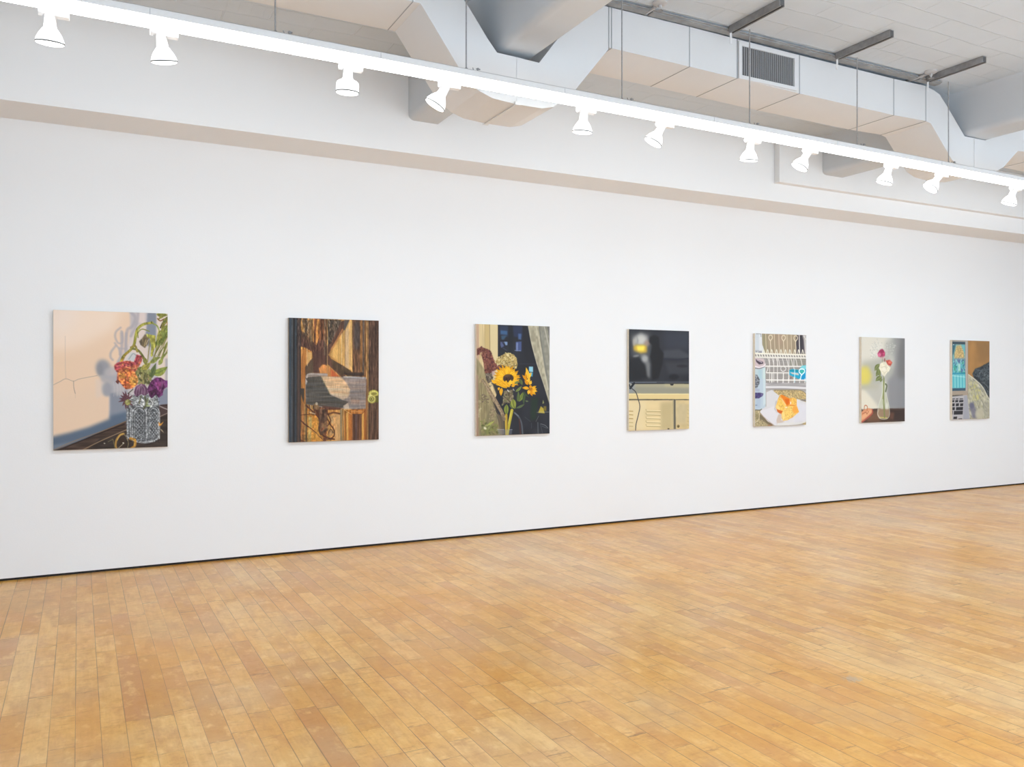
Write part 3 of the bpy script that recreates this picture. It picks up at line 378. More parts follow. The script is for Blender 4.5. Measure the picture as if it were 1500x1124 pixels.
def paint_television():
    C = (900, 470, 6.615); p = Painter(crop_quad(*C, [(135, 86), (718, 102), (718, 1045), (135, 1066)]), '2c2e33', 9); p.use(*C)
    p.poly([(120, 60), (740, 60), (740, 620), (120, 620)], '2d2f35', 1, 0, (.06, 60, 60)); p.poly([(460, 90), (740, 90), (740, 300), (480, 280)], '383b45', .9, 40); p.poly([(470, 290), (620, 280), (720, 330), (720, 370), (470, 365)], '474950', .8, 14); p.poly([(480, 400), (740, 400), (740, 520), (520, 520)], '3b3c42', .9, 20)
    p.line([(470, 372), (600, 378), (715, 366)], '2a2d38', 12, .9, 4); p.ell(650, 440, 55, 14, '2a2b30', 0, .9, 6); p.ell(570, 545, 50, 26, '212226', 0, .9, 8)
    p.poly([(150, 130), (340, 120), (350, 320), (320, 560), (250, 520), (160, 330)], '55585c', .85, 30); p.poly([(170, 170), (250, 120), (320, 150), (320, 250), (190, 250)], '9a9b9a', .9, 18); p.ell(250, 190, 50, 45, 'c9cac6', 0, .8, 18); p.poly([(210, 140), (230, 200), (215, 240)], '6f7273', .6, 8)
    p.poly([(180, 240), (310, 240), (310, 310), (250, 320), (180, 290)], 'c9a945', 1, 12); p.poly([(210, 250), (290, 245), (280, 295), (220, 295)], 'f0dc5a', 1, 10); p.ell(310, 220, 30, 26, '9c8478', 0, .7, 12); p.ell(186, 215, 14, 36, 'b5b0a4', 0, .7, 8)
    p.poly([(140, 370), (230, 350), (300, 440), (330, 560), (140, 590)], '232529', .95, 16); p.poly([(240, 330), (290, 330), (340, 420), (340, 560), (310, 540), (300, 430)], '7c7f80', .8, 14); p.ell(290, 370, 30, 34, 'a9abaa', 30, .8, 12); p.ell(205, 345, 30, 9, '8f9290', -10, .8, 6)
    p.poly([(340, 160), (385, 140), (425, 165), (430, 260), (470, 320), (460, 420), (420, 560), (360, 580), (360, 430), (340, 350), (360, 240), (330, 210)], '212225', .97, 8)
    p.poly([(120, 590), (740, 588), (740, 610), (120, 606)], '4b5059', .9, 4); p.line([(130, 600), (400, 598)], '7a818c', 5, .7, 3); p.line([(130, 612), (740, 608)], '22252c', 10)
    p.poly([(120, 615), (740, 612), (740, 710), (120, 708)], 'a39f87', 1, 2); p.poly([(480, 615), (740, 615), (740, 660), (480, 640)], 'b3ab88', .8, 10); p.poly([(120, 640), (740, 650), (740, 708), (120, 706)], '8e8e80', .85, 12); p.poly([(125, 620), (200, 620), (180, 705), (125, 705)], '8a929a', .7, 12); p.poly([(530, 612), (570, 612), (562, 628), (540, 628)], '2a2c30')
    p.poly([(120, 706), (740, 706), (740, 760), (120, 762)], 'd9c48d', 1, 2); p.line([(130, 712), (718, 710)], 'eadbab', 5, .8); p.poly([(120, 760), (555, 760), (555, 775), (120, 770)], '4a463c', 1, 2)
    p.poly([(120, 772), (740, 768), (740, 1080), (120, 1080)], 'd8c496', 1, 1, (.04, 60, 40)); p.poly([(440, 790), (560, 780), (560, 1060), (440, 1060)], 'b5a57c', .8, 22); p.poly([(130, 780), (300, 780), (280, 1060), (130, 1060)], 'dfcea4', .7, 20)
    p.poly([(555, 765), (588, 765), (590, 1060), (560, 1060)], '8a8470', 1, 2); p.line([(578, 765), (580, 1060)], '2f2f30', 8, .9, 1, 0); p.line([(560, 770), (562, 1060)], 'c8b582', 6, .9, 1, 0); p.poly([(592, 770), (740, 770), (740, 1060), (592, 1060)], 'cdb98a', 1, 2, (.05, 20, 20)); p.poly([(600, 800), (700, 800), (690, 1000), (600, 1000)], 'bcae8c', .7, 20)
    for y in (875, 910, 947, 985, 1020):
        p.line([(300, y-16), (306, y), (440, y+4)], 'a08e62', 5, .9, 1, 0); p.line([(306, y-7), (440, y-4)], 'efe0b6', 5, .9, 1, 0)
    for y in (875, 910, 947, 985, 1020): p.line([(136, y), (175, y+2)], '9a7c3e' if y < 960 else 'b5a06c', 5, .9, 1, 0); p.line([(700, y-14), (718, y-8)], 'ab9c70', 4, .8, 1, 0)
    p.ell(612, 1020, 12, 14, '4f452c', 0, 1, 1); p.ell(610, 1016, 5, 5, 'a08f5c'); p.poly([(508, 1040), (528, 1040), (526, 1052), (510, 1052)], '463f2c')
    p.line([(186, 608), (150, 655)], '22252b', 18, 1, 1, 0); p.line([(136, 612), (150, 650)], '2c3036', 12, 1, 1, 0); p.line([(160, 655), (200, 690), (222, 750), (241, 830), (225, 920), (205, 1000), (200, 1065)], '45454a', 8, 1, 1); p.line([(136, 608), (158, 612)], 'c9cccf', 5, .8)
    p.line([(718, 100), (718, 1045)], '6b6a66', 4, .5, 1, 0); return p.done()

def paint_dish_rack():
    C = (1090, 475, 7.027); E1 = (1095, 485, 14.99); E2 = (1095, 555, 14.99)
    p = Painter(crop_quad(*C, [(106, 96), (630, 110), (630, 1032), (106, 1050)]), 'b0aca8', 11); p.use(*E1)
    p.poly([(150, 40), (1280, 40), (1280, 520), (150, 520)], 'a3937c', 1, 0, (.06, 30, 60)); p.poly([(620, 60), (760, 60), (740, 300), (640, 300)], 'a8917f', .7, 20); p.poly([(300, 70), (420, 70), (420, 480), (320, 480)], '918c70', .8, 14)
    p.poly([(1050, 90), (1240, 90), (1240, 500), (1040, 500)], '4a444c', 1, 5); p.poly([(1180, 90), (1280, 90), (1280, 500), (1235, 500), (1210, 200)], '97918f', 1, 5); p.line([(1210, 100), (1260, 180)], 'd5d3d3', 16, .8, 4); p.poly([(1130, 100), (1190, 100), (1190, 490), (1130, 490)], '3c3a40', .9, 4)
    p.poly([(150, 50), (300, 60), (310, 300), (380, 500), (150, 500)], 'd6dade', 1, 4); p.poly([(160, 60), (240, 60), (240, 480), (160, 480)], 'c3ccd2', .8, 12); p.line([(180, 65), (270, 68), (282, 130)], '5a5c66', 9, .9, 2)
    # basket mesh zone
    p.poly([(150, 500), (1280, 520), (1280, 1124), (150, 1124)], 'a9a6a2', 1, 2, (.14, 4, 3))
    p.poly([(380, 600), (1280, 600), (1280, 1300), (380, 1300)], '95928f', .9, 4)
    for i, y in enumerate(range(606, 1130, 19)): p.line([(380, y), (1270, y+2)], '807b78' if i % 2 else 'b3aca6', 8, .85, 2, 0)
    for i in range(36): p.line([(400+i*26, 600), (400+i*26, 1120)], 'a39e9a', 5, .5, 2, 0)
    p.poly([(900, 600), (1270, 600), (1270, 760), (900, 760)], '8b8c7c', .45, 20)
    for x, w in ((385, 10), (575, 10), (670, 10), (850, 10), (940, 10), (1115, 12), (1240, 10)): p.line([(x, 70), (x+6, 300), (x+16, 500)], 'cfc0a4' if x < 1000 else 'e0dcd6', w+4, 1, 2)
    for x, y in ((490, 150), (775, 155), (1040, 160)):
        p.line([(x, y+75), (x-38, y+10), (x-30, y-42), (x, y-55), (x+30, y-42), (x+38, y+10), (x, y+75), (x+4, y+200), (x+6, y+340)], 'd8ccb2', 16, 1, 2); 
    for x in (340, 425, 515, 620, 715, 815, 910, 1015, 1100, 1190): p.line([(x-16, 500), (x-4, 420), (x+6, 420), (x+28, 500)], 'dedbcb', 16, 1, 2)
    p.poly([(160, 420), (300, 430), (300, 480), (160, 475)], 'a9acb0', .8, 5); p.dabs([(155, 430), (290, 440), (290, 560), (155, 550)], ['3c3c48', '6a6878', 'd5d7db'], 24, 10, 1.6, .9)
    p.line([(150, 495), (700, 510), (1275, 524)], 'e9e6d8', 26, 1, 2, 0); p.poly([(150, 510), (1275, 540), (1275, 580), (150, 575)], '9d9b95', .9, 3)
    for x in range(190, 1270, 56): p.line([(x, 515), (x+20, 575)], 'e5e2d8', 20, 1, 3, 0); p.ell(x+36, 548, 12, 13, '6d6a68', 0, .8, 3)
    p.line([(150, 575), (1275, 590)], 'e0ddd4', 22, 1, 2, 0)
    for x in (430, 520, 610, 650, 740, 830, 930, 1030, 1140): p.line([(x, 590), (x+24, 660), (x+42, 760)], 'e2dfd9', 14, .95, 2)
    for x in (470, 560, 640, 890, 1000): p.line([(x, 590), (x, 1124)], 'dedbd6', 16, .9, 3)
    for y, x0 in ((772, 380), (916, 400), (1074, 410)): p.line([(x0, y), (1270, y+2)], 'e8e6e0', 17, 1, 2, 0)
    for x in (520, 640, 770, 890, 1010): p.line([(x, 915), (x, 1124)], 'e6e4df', 20, 1, 2, 0)
    p.line([(440, 780), (420, 860), (400, 900)], 'e0deda', 18, .9, 3); p.line([(720, 790), (715, 840), (745, 880), (800, 870), (825, 820), (800, 790)], 'e2e0dc', 14, .95, 3)
    # turquoise scrubber
    p.poly([(900, 860), (960, 830), (1100, 850), (1180, 760), (1275, 745), (1275, 1090), (1150, 1070), (900, 960)], '2aa3c6', 1, 2); p.poly([(1180, 760), (1275, 745), (1275, 830), (1110, 850)], '7fd0da', 1, 6); p.poly([(905, 845), (1100, 850), (1110, 900), (905, 880)], '1d8fa8', .9, 5); p.poly([(910, 900), (1100, 920), (1110, 970), (960, 940)], 'c9c6c2', 1, 5); p.poly([(1130, 860), (1230, 850), (1220, 900), (1180, 930), (1140, 910)], '3bb5ac', 1, 4); p.poly([(1150, 960), (1260, 930), (1260, 1090), (1160, 1060)], '1a8ec4', .9, 6)
    p.line([(1018, 830), (1018, 1124)], 'b8e6f0', 18, .9, 2, 0); p.line([(1265, 900), (1255, 1110)], 'b5e4f2', 14, .9, 3, 0)
    p.line([(1170, 955), (1118, 900), (1125, 845), (1175, 828), (1225, 845), (1232, 895), (1180, 950), (1155, 990), (1145, 1070)], 'eafcff', 17, 1, 2); p.poly([(920, 1000), (960, 1010), (950, 1040), (915, 1040)], '8f6a66', .8, 5)
    # tin can on the left
    p.poly([(150, 590), (340, 610), (370, 700), (370, 780), (150, 800)], 'c9b7ba', 1, 3); p.poly([(165, 620), (330, 680), (330, 720), (240, 735), (180, 680)], '4e4450', 1, 4); p.line([(200, 640), (300, 690)], 'bcb0bb', 16, .9, 4); p.line([(150, 780), (250, 800), (340, 770), (375, 730)], 'e4dcdf', 22, 1, 4); p.line([(150, 815), (240, 822), (350, 795)], '6b6a75', 12, .9, 3)
    p.poly([(150, 830), (260, 840), (375, 790), (380, 1124), (380, 1700), (340, 1730), (150, 1740)], 'b9cad0', 1, 2); p.poly([(220, 850), (300, 840), (300, 1200), (230, 1200)], 'a4c3cf', .7, 16); p.poly([(330, 820), (372, 800), (380, 1600), (330, 1600)], 'cfe0dc', .8, 12)
    p.poly([(150, 960), (200, 960), (250, 1060), (255, 1180), (200, 1260), (150, 1270)], '54565f', .95, 6); p.dabs([(150, 960), (200, 960), (250, 1060), (250, 1180), (200, 1260), (150, 1270)], ['8d949c', '34353c', 'b3bcc2'], 50, 9, 2.4, .8, 30)
    p.use(*E2)
    p.poly([(380, 80), (1280, 80), (1280, 250), (380, 260)], 'aaa7a8', 1, 4, (.12, 90, 5)); p.line([(400, 20), (1270, 24)], 'e6e4df', 18, 1, 2, 0)
    for x in (515, 645, 760, 880, 1000, 1125, 1240): p.line([(x, 0), (x, 80)], 'e6e4df', 18, 1, 2, 0)
    for y in (60, 100, 130): p.line([(420, y+40), (700, y+6), (1260, y)], '8b8886', 8, .7, 3)
    p.line([(400, 180), (800, 180), (1270, 200)], 'd9d8da', 34, 1, 5); p.line([(400, 225), (900, 225), (1270, 240)], '9b9894', 14, .9, 4)
    p.poly([(560, 240), (1130, 240), (1280, 320), (1280, 1050), (560, 500)], 'bda878', 1, 3, (.22, 5, 5)); p.line([(570, 245), (1130, 250), (1280, 340)], '857a5e', 14, .8, 6); p.dabs([(640, 260), (1130, 260), (1270, 380), (1270, 440), (700, 380)], ['9b8760', 'd6c494', '7c6f58', 'caa86c'], 160, 9, 2, .6, 10)
    # plate and napkin
    p.poly([(150, 680), (280, 680), (560, 1030), (150, 1040)], 'a89b78', 1, 3, (.25, 4, 4)); p.poly([(260, 760), (560, 1010), (500, 1030), (240, 860)], '6e6450', .85, 12)
    p.poly([(400, 290), (520, 240), (680, 370), (640, 470), (1080, 440), (1280, 510), (1280, 930), (1100, 1010), (600, 1020), (430, 930), (260, 730), (300, 650), (400, 600)], 'd6d5d8', 1, 2, (.03, 30, 30))
    p.poly([(400, 300), (500, 250), (660, 370), (590, 480), (560, 600), (400, 590)], 'd3d3d5', 1, 5); p.poly([(560, 600), (270, 700), (330, 820), (590, 1000), (620, 900), (660, 780)], 'dad9de', 1, 5); p.poly([(600, 480), (640, 470), (590, 620), (640, 760), (570, 660)], 'b3b1b0', .8, 10)
    p.poly([(660, 780), (720, 760), (720, 900), (800, 930), (640, 1000), (620, 900)], 'c9b8ac', .9, 10); p.poly([(640, 960), (1270, 940), (1100, 1000), (640, 1030)], 'd9d9d6', .9, 6); p.line([(1260, 970), (1100, 1000), (900, 1020)], '8f8672', 9, .8, 4); p.poly([(1125, 440), (1270, 450), (1265, 490), (1160, 470)], '777478', 1, 7)
    p.line([(270, 740), (360, 840), (560, 1010)], 'b89c90', 9, .8, 4); p.poly([(1090, 520), (1280, 560), (1280, 900), (1000, 960)], 'd8d8e0', .8, 20)
    # torn orange flesh
    p.poly([(670, 400), (720, 345), (900, 420), (1000, 410), (1060, 450), (1060, 570), (1110, 720), (1000, 810), (860, 900), (760, 910), (720, 760), (640, 700), (600, 620)], 'e8a650', 1, 3)
    p.poly([(660, 420), (700, 400), (830, 560), (820, 600), (740, 700), (690, 690), (600, 620)], 'edbf62', 1, 4, (.12, 7, 7)); p.poly([(600, 600), (660, 560), (700, 660), (650, 680)], 'f3d489', .9, 8); p.poly([(620, 660), (750, 700), (760, 740), (700, 760), (640, 720)], 'd0682a', 1, 5)
    p.poly([(700, 350), (760, 350), (900, 430), (920, 540), (860, 590), (790, 500)], 'e48227', 1, 5); p.poly([(800, 440), (900, 440), (890, 530), (840, 570)], 'd8641b', .9, 8); p.poly([(730, 410), (780, 480), (830, 570), (800, 580), (740, 480)], 'f2c985', .9, 5)
    p.poly([(950, 430), (1010, 410), (1060, 460), (1060, 560), (930, 570)], 'efb85c', 1, 5, (.12, 6, 6)); p.poly([(920, 480), (945, 520), (915, 570)], 'efe2d6', 1, 5); p.line([(920, 575), (1050, 590)], 'dc7a2c', 14, .8, 4)
    p.poly([(860, 600), (1060, 580), (1110, 720), (990, 820), (880, 890), (770, 915), (725, 850), (740, 740), (780, 650)], 'efc56c', 1, 4, (.12, 6, 6)); p.poly([(980, 600), (1060, 590), (1110, 720), (1010, 760), (960, 680)], 'eda548', .95, 10); p.poly([(740, 780), (780, 680), (800, 900), (750, 890)], 'f4dc94', .8, 12); p.ell(830, 620, 30, 14, 'f3e6c8', 0, .9, 6); p.ell(960, 835, 40, 10, 'e79a4a', -30, .8, 6)
    # lower can
    p.poly([(150, 0), (380, 0), (380, 560), (345, 640), (150, 670)], 'b7c7d3', 1, 2); p.poly([(330, 0), (378, 0), (380, 540), (330, 600)], 'cbd9dc', .8, 10); p.poly([(170, 430), (280, 430), (270, 640), (170, 650)], 'a8b9cc', .8, 16)
    p.poly([(150, 0), (250, 0), (250, 100), (200, 190), (150, 200)], '585a63', .95, 6); p.dabs([(150, 0), (245, 0), (240, 120), (190, 190), (150, 200)], ['8d949c', '34353c', 'b3bcc2'], 36, 9, 2.4, .8, 30)
    p.poly([(150, 300), (260, 300), (335, 320), (320, 370), (240, 425), (150, 425)], '4a4270', 1, 4, (.2, 10, 10)); p.poly([(270, 310), (335, 330), (320, 370), (280, 370)], '7a78a8', .7, 6); p.ell(180, 575, 26, 14, '7f86a3', 0, .8, 6); p.poly([(160, 200), (260, 230), (240, 280), (150, 260)], 'a2a5bd', .7, 12)
    p.line([(150, 675), (250, 680), (300, 660)], '5e5c52', 14, .9, 4); p.line([(225, 700), (250, 780), (230, 890), (160, 950)], 'd9ceb4', 9, .9, 3); p.poly([(170, 760), (230, 760), (230, 880), (170, 900)], '877c5c', .7, 10)
    p.poly([(430, 1000), (520, 1000), (520, 1040), (430, 1040)], '9c6a4e', .8, 8)
    return p.done()

def paint_bud_vase():
    C = (1245, 480, 7.49); p = Painter(crop_quad(*C, [(120, 105), (595, 122), (595, 1025), (120, 1048)]), 'c9c9c0', 13); p.use(*C)
    p.poly([(100, 80), (420, 80), (330, 400), (100, 400)], 'd5d2c6', 1, 30); p.poly([(460, 80), (620, 80), (620, 900), (400, 900), (400, 600), (480, 400)], '8b8b8b', 1, 40); p.poly([(520, 60), (640, 60), (640, 900), (520, 900)], '717273', .85, 36)
    p.poly([(130, 380), (300, 340), (430, 300), (470, 500), (330, 640), (130, 640)], 'a9aaa0', .8, 30); p.poly([(380, 160), (560, 110), (500, 300), (400, 330)], '9a9c98', .6, 34)
    p.poly([(100, 440), (200, 430), (240, 540), (200, 640), (100, 640)], 'd3c76a', .9, 24); p.ell(150, 520, 50, 80, 'dccd62', 0, .7, 24); p.poly([(100, 640), (240, 620), (330, 640), (300, 700), (100, 680)], 'b1b09c', .8, 18)
    p.poly([(100, 690), (150, 690), (300, 830), (300, 900), (100, 900)], 'dcd7c6', .95, 14); p.poly([(170, 680), (360, 640), (350, 890), (300, 860)], 'b9b8ae', .8, 20); p.poly([(410, 560), (610, 560), (610, 890), (430, 890)], '8a8c90', .8, 30)
    # baby's breath
    p.dabs([(210, 200), (290, 130), (360, 170), (340, 300), (230, 360)], ['b5b6ae', 'e2e0d8', 'a6a9a0', 'cfcfc6'], 110, 5, 1.6, .6); p.dabs([(370, 190), (430, 160), (500, 190), (440, 330), (370, 320)], ['a3a69c', 'bfc1b8', 'd3d4cc'], 70, 5, 1.6, .5)
    for q in (((330, 330), (260, 200)), ((340, 330), (300, 140)), ((370, 340), (400, 200)), ((380, 350), (470, 200)), ((330, 340), (225, 280))): p.line([q[0], q[1]], 'a9aca3', 3, .5, 2)
    p.ell(290, 240, 60, 70, 'd9dad2', 0, .4, 26)
    # table
    p.poly([(100, 905), (300, 888), (610, 884), (610, 1060), (100, 1060)], '4d3d35', 1, 3, (.15, 60, 6)); p.poly([(180, 930), (330, 920), (330, 1030), (180, 1040)], '7a5a45', .8, 18); p.poly([(430, 900), (610, 895), (610, 1030), (430, 1030)], '3b3130', .8, 16); p.poly([(430, 930), (480, 930), (470, 1010), (430, 1000)], '6b4a3c', .8, 10)
    # stem and vase
    p.poly([(352, 600), (388, 600), (385, 720), (420, 830), (428, 960), (400, 1000), (330, 998), (298, 960), (306, 870), (345, 740)], 'c6cbb0', .55, 5); p.line([(350, 600), (348, 720), (308, 860), (298, 950), (328, 998), (400, 998), (428, 950), (420, 850), (392, 720), (388, 600)], 'd8ddd0', 5, .8, 2)
    p.poly([(305, 890), (425, 890), (425, 970), (395, 1000), (330, 998), (300, 965)], '9a7c62', .7, 8); p.line([(322, 985), (400, 990)], 'cfc86c', 8, .8, 4); p.line([(310, 900), (300, 950), (325, 990)], 'e2c9ae', 5, .8, 3); p.ell(400, 860, 10, 40, 'e4e6de', 0, .7, 8); p.line([(335, 890), (420, 888)], 'dcdccb', 4, .6, 2)
    p.line([(366, 560), (364, 760), (374, 980)], '7c8552', 15, .95, 3); p.line([(372, 600), (352, 780)], '9aa26e', 9, .8, 3); p.line([(385, 620), (398, 640), (386, 700)], '5f6a50', 14, .9, 4); p.ell(358, 820, 10, 30, 'a9b088', 0, .7, 8)
    # leaves and blooms
    for a, b, w in (((320, 400), (265, 480), 44), ((330, 470), (280, 540), 44), ((345, 540), (275, 590), 50), ((300, 440), (330, 540), 46), ((345, 560), (330, 600), 34)): p.leaf(a, b, w, '6f7a4a', 6, '8f9868')
    p.line([(350, 330), (352, 400), (366, 560)], '8a8f6a', 9, .8, 3); p.line([(375, 350), (372, 380)], '8b5a50', 16, .8, 4)
    p.poly([(295, 290), (320, 250), (350, 238), (378, 270), (380, 310), (360, 330), (330, 330), (305, 320)], 'b5476c', 1, 3, (.2, 10, 10)); p.ell(345, 262, 22, 22, '8d2f50', 0, .8, 6); p.ell(318, 300, 18, 18, 'd77c9c', 0, .8, 6); p.ell(350, 335, 26, 16, 'c9a4a6', 0, .7, 8)
    p.poly([(385, 365), (430, 355), (460, 385), (440, 425), (405, 410)], 'c65a4c', 1, 3, (.2, 8, 8)); p.ell(430, 385, 16, 14, 'e08473', 0, .7, 5)
    p.poly([(325, 400), (360, 375), (390, 380), (410, 415), (440, 440), (425, 480), (400, 500), (375, 540), (345, 520), (330, 480), (312, 450)], 'e3dec8', 1, 3, (.06, 12, 12)); p.line([(340, 440), (380, 430), (400, 460)], 'c6c0a4', 6, .7, 4); p.line([(350, 480), (375, 500), (395, 480)], 'c3bda0', 6, .6, 4); p.ell(365, 460, 22, 20, 'f0ecdc', 0, .8, 8)
    # orange heart-shaped dish
    p.poly([(100, 950), (150, 900), (200, 885), (240, 895), (235, 940), (170, 1000), (120, 1050), (100, 1060)], 'd49670', 1, 3); p.poly([(105, 990), (200, 910), (236, 905), (230, 930), (150, 1000), (110, 1020)], 'e0a880', 1, 5); p.line([(240, 900), (236, 945), (150, 1020), (110, 1045)], 'b0564a', 12, .9, 3); p.line([(130, 950), (170, 930), (180, 950), (200, 920)], 'a8603f', 6, .8, 2); p.line([(150, 900), (155, 862), (170, 855), (185, 870), (182, 910)], 'b56a45', 7, .9, 2)
    p.poly([(110, 900), (130, 895), (128, 915), (112, 915)], '4a3830', .9, 4); return p.done()

def paint_laptop_bed():
    C = (1370, 480, 7.49); p = Painter(crop_quad(*C, [(180, 140), (590, 153), (588, 995), (182, 1005)]), 'a07848', 17); p.use(*C)
    p.poly([(350, 120), (620, 120), (620, 520), (350, 520)], 'a37b4c', 1, 0, (.05, 30, 30)); p.poly([(440, 140), (620, 140), (620, 360), (470, 380)], '8c6c48', .8, 36); p.poly([(360, 180), (420, 180), (420, 480), (360, 500)], 'b08450', .7, 24)
    # dark pillow
    p.poly([(400, 510), (430, 455), (500, 430), (560, 395), (620, 360), (620, 800), (570, 760), (500, 650), (420, 560)], '3d4449', 1, 4, (.25, 10, 10)); p.dabs([(420, 500), (500, 440), (590, 400), (590, 760), (500, 640)], ['59646a', '2a2f35', '4a545c', '6b747a'], 110, 8, 2.6, .55); p.line([(420, 540), (500, 600), (590, 700)], '2a2d31', 14, .6, 6); p.line([(440, 460), (520, 480), (590, 450)], '555f66', 9, .6, 4); p.line([(500, 600), (560, 640), (590, 720)], '6d757a', 6, .6, 3)
    # patterned blanket
    bl = [(350, 515), (430, 570), (510, 650), (560, 740), (592, 790), (592, 1010), (350, 1010)]
    p.poly(bl, 'a9a792', 1, 3, (.12, 10, 16)); p.dabs(bl, ['c3bfa2', '8f8f82', 'b5b08a', '77777a', 'cfcbb8'], 170, 8, 2.6, .6, 60); p.dabs([(360, 560), (470, 640), (500, 800), (400, 800)], ['c6c07a', '9a9c7c', 'bdb98f'], 50, 9, 2, .6)
    p.line([(352, 515), (430, 572), (510, 650), (560, 742), (592, 800)], 'd6d3c2', 8, .8, 2); p.poly([(365, 830), (410, 820), (440, 900), (450, 990), (400, 990)], '6f6f84', .8, 10); p.ell(395, 855, 26, 34, '62637c', 0, .7, 8); p.ell(480, 940, 48, 60, 'b9b5a0', 20, .9, 10); p.line([(440, 640), (480, 760), (560, 900)], '83827a', 8, .6, 4); p.line([(400, 620), (440, 760), (470, 880)], '88877c', 7, .6, 4)
    p.poly([(520, 800), (592, 820), (592, 1000), (540, 990)], 'a3a090', .6, 10)
    # laptop lid
    p.poly([(170, 120), (352, 120), (348, 725), (170, 740)], 'a29a92', 1, 2); p.line([(352, 130), (350, 720)], '8a7a6a', 8, .9, 2, 0); p.poly([(325, 150), (350, 150), (350, 720), (328, 700)], 'b3aaa0', .9, 5)
    p.poly([(178, 160), (322, 164), (326, 690), (178, 694)], '4f7482', 1, 2); p.poly([(178, 160), (322, 164), (322, 188), (178, 186)], '3a4a55', 1, 3); p.poly([(188, 190), (320, 192), (322, 512), (188, 510)], '6fb3bb', 1, 3)
    p.poly([(225, 200), (275, 195), (310, 280), (318, 345), (205, 350), (200, 300)], 'c4a870', .95, 9, (.2, 7, 7)); p.poly([(184, 190), (220, 190), (195, 300), (184, 300)], '2e5364', .8, 8); p.poly([(200, 345), (320, 345), (320, 420), (200, 410)], '6a7a9a', .9, 9)
    p.dabs([(190, 360), (320, 360), (320, 505), (190, 505)], ['2f9a86', '3f6f92', '8ed0cc', '2c8a62', '6fb8c4', '4a5c8a'], 80, 8, 2, .8, 90); p.poly([(245, 400), (270, 400), (268, 480), (246, 480)], 'b5dccc', .8, 5); p.poly([(184, 500), (322, 498), (322, 512), (184, 514)], '2b8aa8', 1, 3)
    p.poly([(182, 515), (324, 515), (325, 665), (182, 666)], '6cc0c8', 1, 3)
    for x in range(195, 325, 16): p.line([(x, 530), (x+2, 655)], 'a3dcdc' if (x//16) % 2 else '3f9cae', 6, .7, 3, 0)
    p.line([(184, 530), (320, 545)], 'bfe6e6', 6, .6, 4, 0); p.poly([(180, 668), (326, 664), (326, 692), (180, 695)], '3b5668', 1, 2); p.ell(195, 192, 7, 4, 'c9d6da')
    # keyboard
    p.poly([(170, 700), (345, 695), (350, 740), (170, 750)], 'a39788', 1, 4); p.poly([(170, 742), (300, 738), (296, 752), (170, 760)], '3f3c3a', 1, 3); p.poly([(170, 755), (345, 738), (375, 1020), (170, 1020)], 'b2b0b2', 1, 3); p.poly([(310, 750), (345, 742), (372, 1010), (300, 1010)], '9c9ea8', .9, 5)
    for j, y in enumerate((782, 806, 845, 886, 930, 985)):
        h = (9, 22, 30, 34, 40, 26)[j]
        ks = {0: ((182, 212), (222, 250), (262, 300)), 1: ((182, 206), (216, 248), (258, 304)), 2: ((182, 210), (222, 256), (268, 302)), 3: ((182, 212), (224, 300)), 4: ((182, 190), (200, 298)), 5: ((196, 236), (248, 290))}[j]
        for a, b in ks: p.poly([(a, y-h/2), (b, y-h/2-2), (b-3, y+h/2-2), (a-2, y+h/2)] if j != 5 or a < 240 else [(a, y+8), (b, y+6), (b, y+14), (a, y+14)], '2f2e33', 1, 1)
    p.line([(182, 868), (300, 862)], 'b9b8ba', 4, .6, 2); return p.done()
# ---------------------------------------------------------------- the gallery
import bpy, bmesh, math, random
from mathutils import Vector, Matrix
random.seed(4)
SC = bpy.context.scene; COL = SC.collection
EYE = 1.433; WY = 6.924; CEIL = 4.015
# ---- helpers
def srgb(h):
    c = hexc(h); return tuple(float(v) for v in np.where(c <= .04045, c/12.92, ((c+.055)/1.055)**2.4))+(1.,)
def obj(name, bm, mats, parent=None, smooth=False, recalc=True):
    if recalc: bmesh.ops.recalc_face_normals(bm, faces=bm.faces)
    me = bpy.data.meshes.new(name); bm.to_mesh(me); bm.free()
    for m in (mats if isinstance(mats, (list, tuple)) else [mats]): me.materials.append(m)
    if smooth:
        for f in me.polygons: f.use_smooth = True
        if smooth is not True: me.set_sharp_from_angle(angle=math.radians(smooth))
    o = bpy.data.objects.new(name, me); COL.objects.link(o)
    if parent: o.parent = parent
    return o
def thing(name, label, cat, loc=(0, 0, 0), group=None, rot=None):
    o = bpy.data.objects.new(name, None); COL.objects.link(o); o.empty_display_size = .1
    o.location = loc; o['label'] = label; o['category'] = cat
    if rot: o.rotation_euler = rot
    if group: o['group'] = group
    return o
def tag(o, label, cat, group=None):
    o['label'] = label; o['category'] = cat
    if group: o['group'] = group
    return o
def struct(name, bm, m, **k):
    o = obj(name, bm, m, **k); o['kind'] = 'structure'; return o
def box(bm, x0, x1, y0, y1, z0, z1, bev=0, mi=0):
    r = bmesh.ops.create_cube(bm, size=1, matrix=Matrix.LocRotScale(Vector(((x0+x1)/2, (y0+y1)/2, (z0+z1)/2)), None, Vector((x1-x0, y1-y0, z1-z0))))
    if mi:
        for f in {f for v in r['verts'] for f in v.link_faces}: f.material_index = mi
    if bev: bmesh.ops.bevel(bm, geom=list({e for v in r['verts'] for e in v.link_edges}), offset=bev, segments=2, affect='EDGES', profile=.5)
    return bm
def tube(bm, a, b, r, r2=None, seg=12, caps=True):
    a, b = Vector(a), Vector(b); d = b-a
    M = Matrix.Translation((a+b)/2) @ d.to_track_quat('Z', 'Y').to_matrix().to_4x4()
    return bmesh.ops.create_cone(bm, cap_ends=caps, segments=seg, radius1=r, radius2=r if r2 is None else r2, depth=d.length, matrix=M)
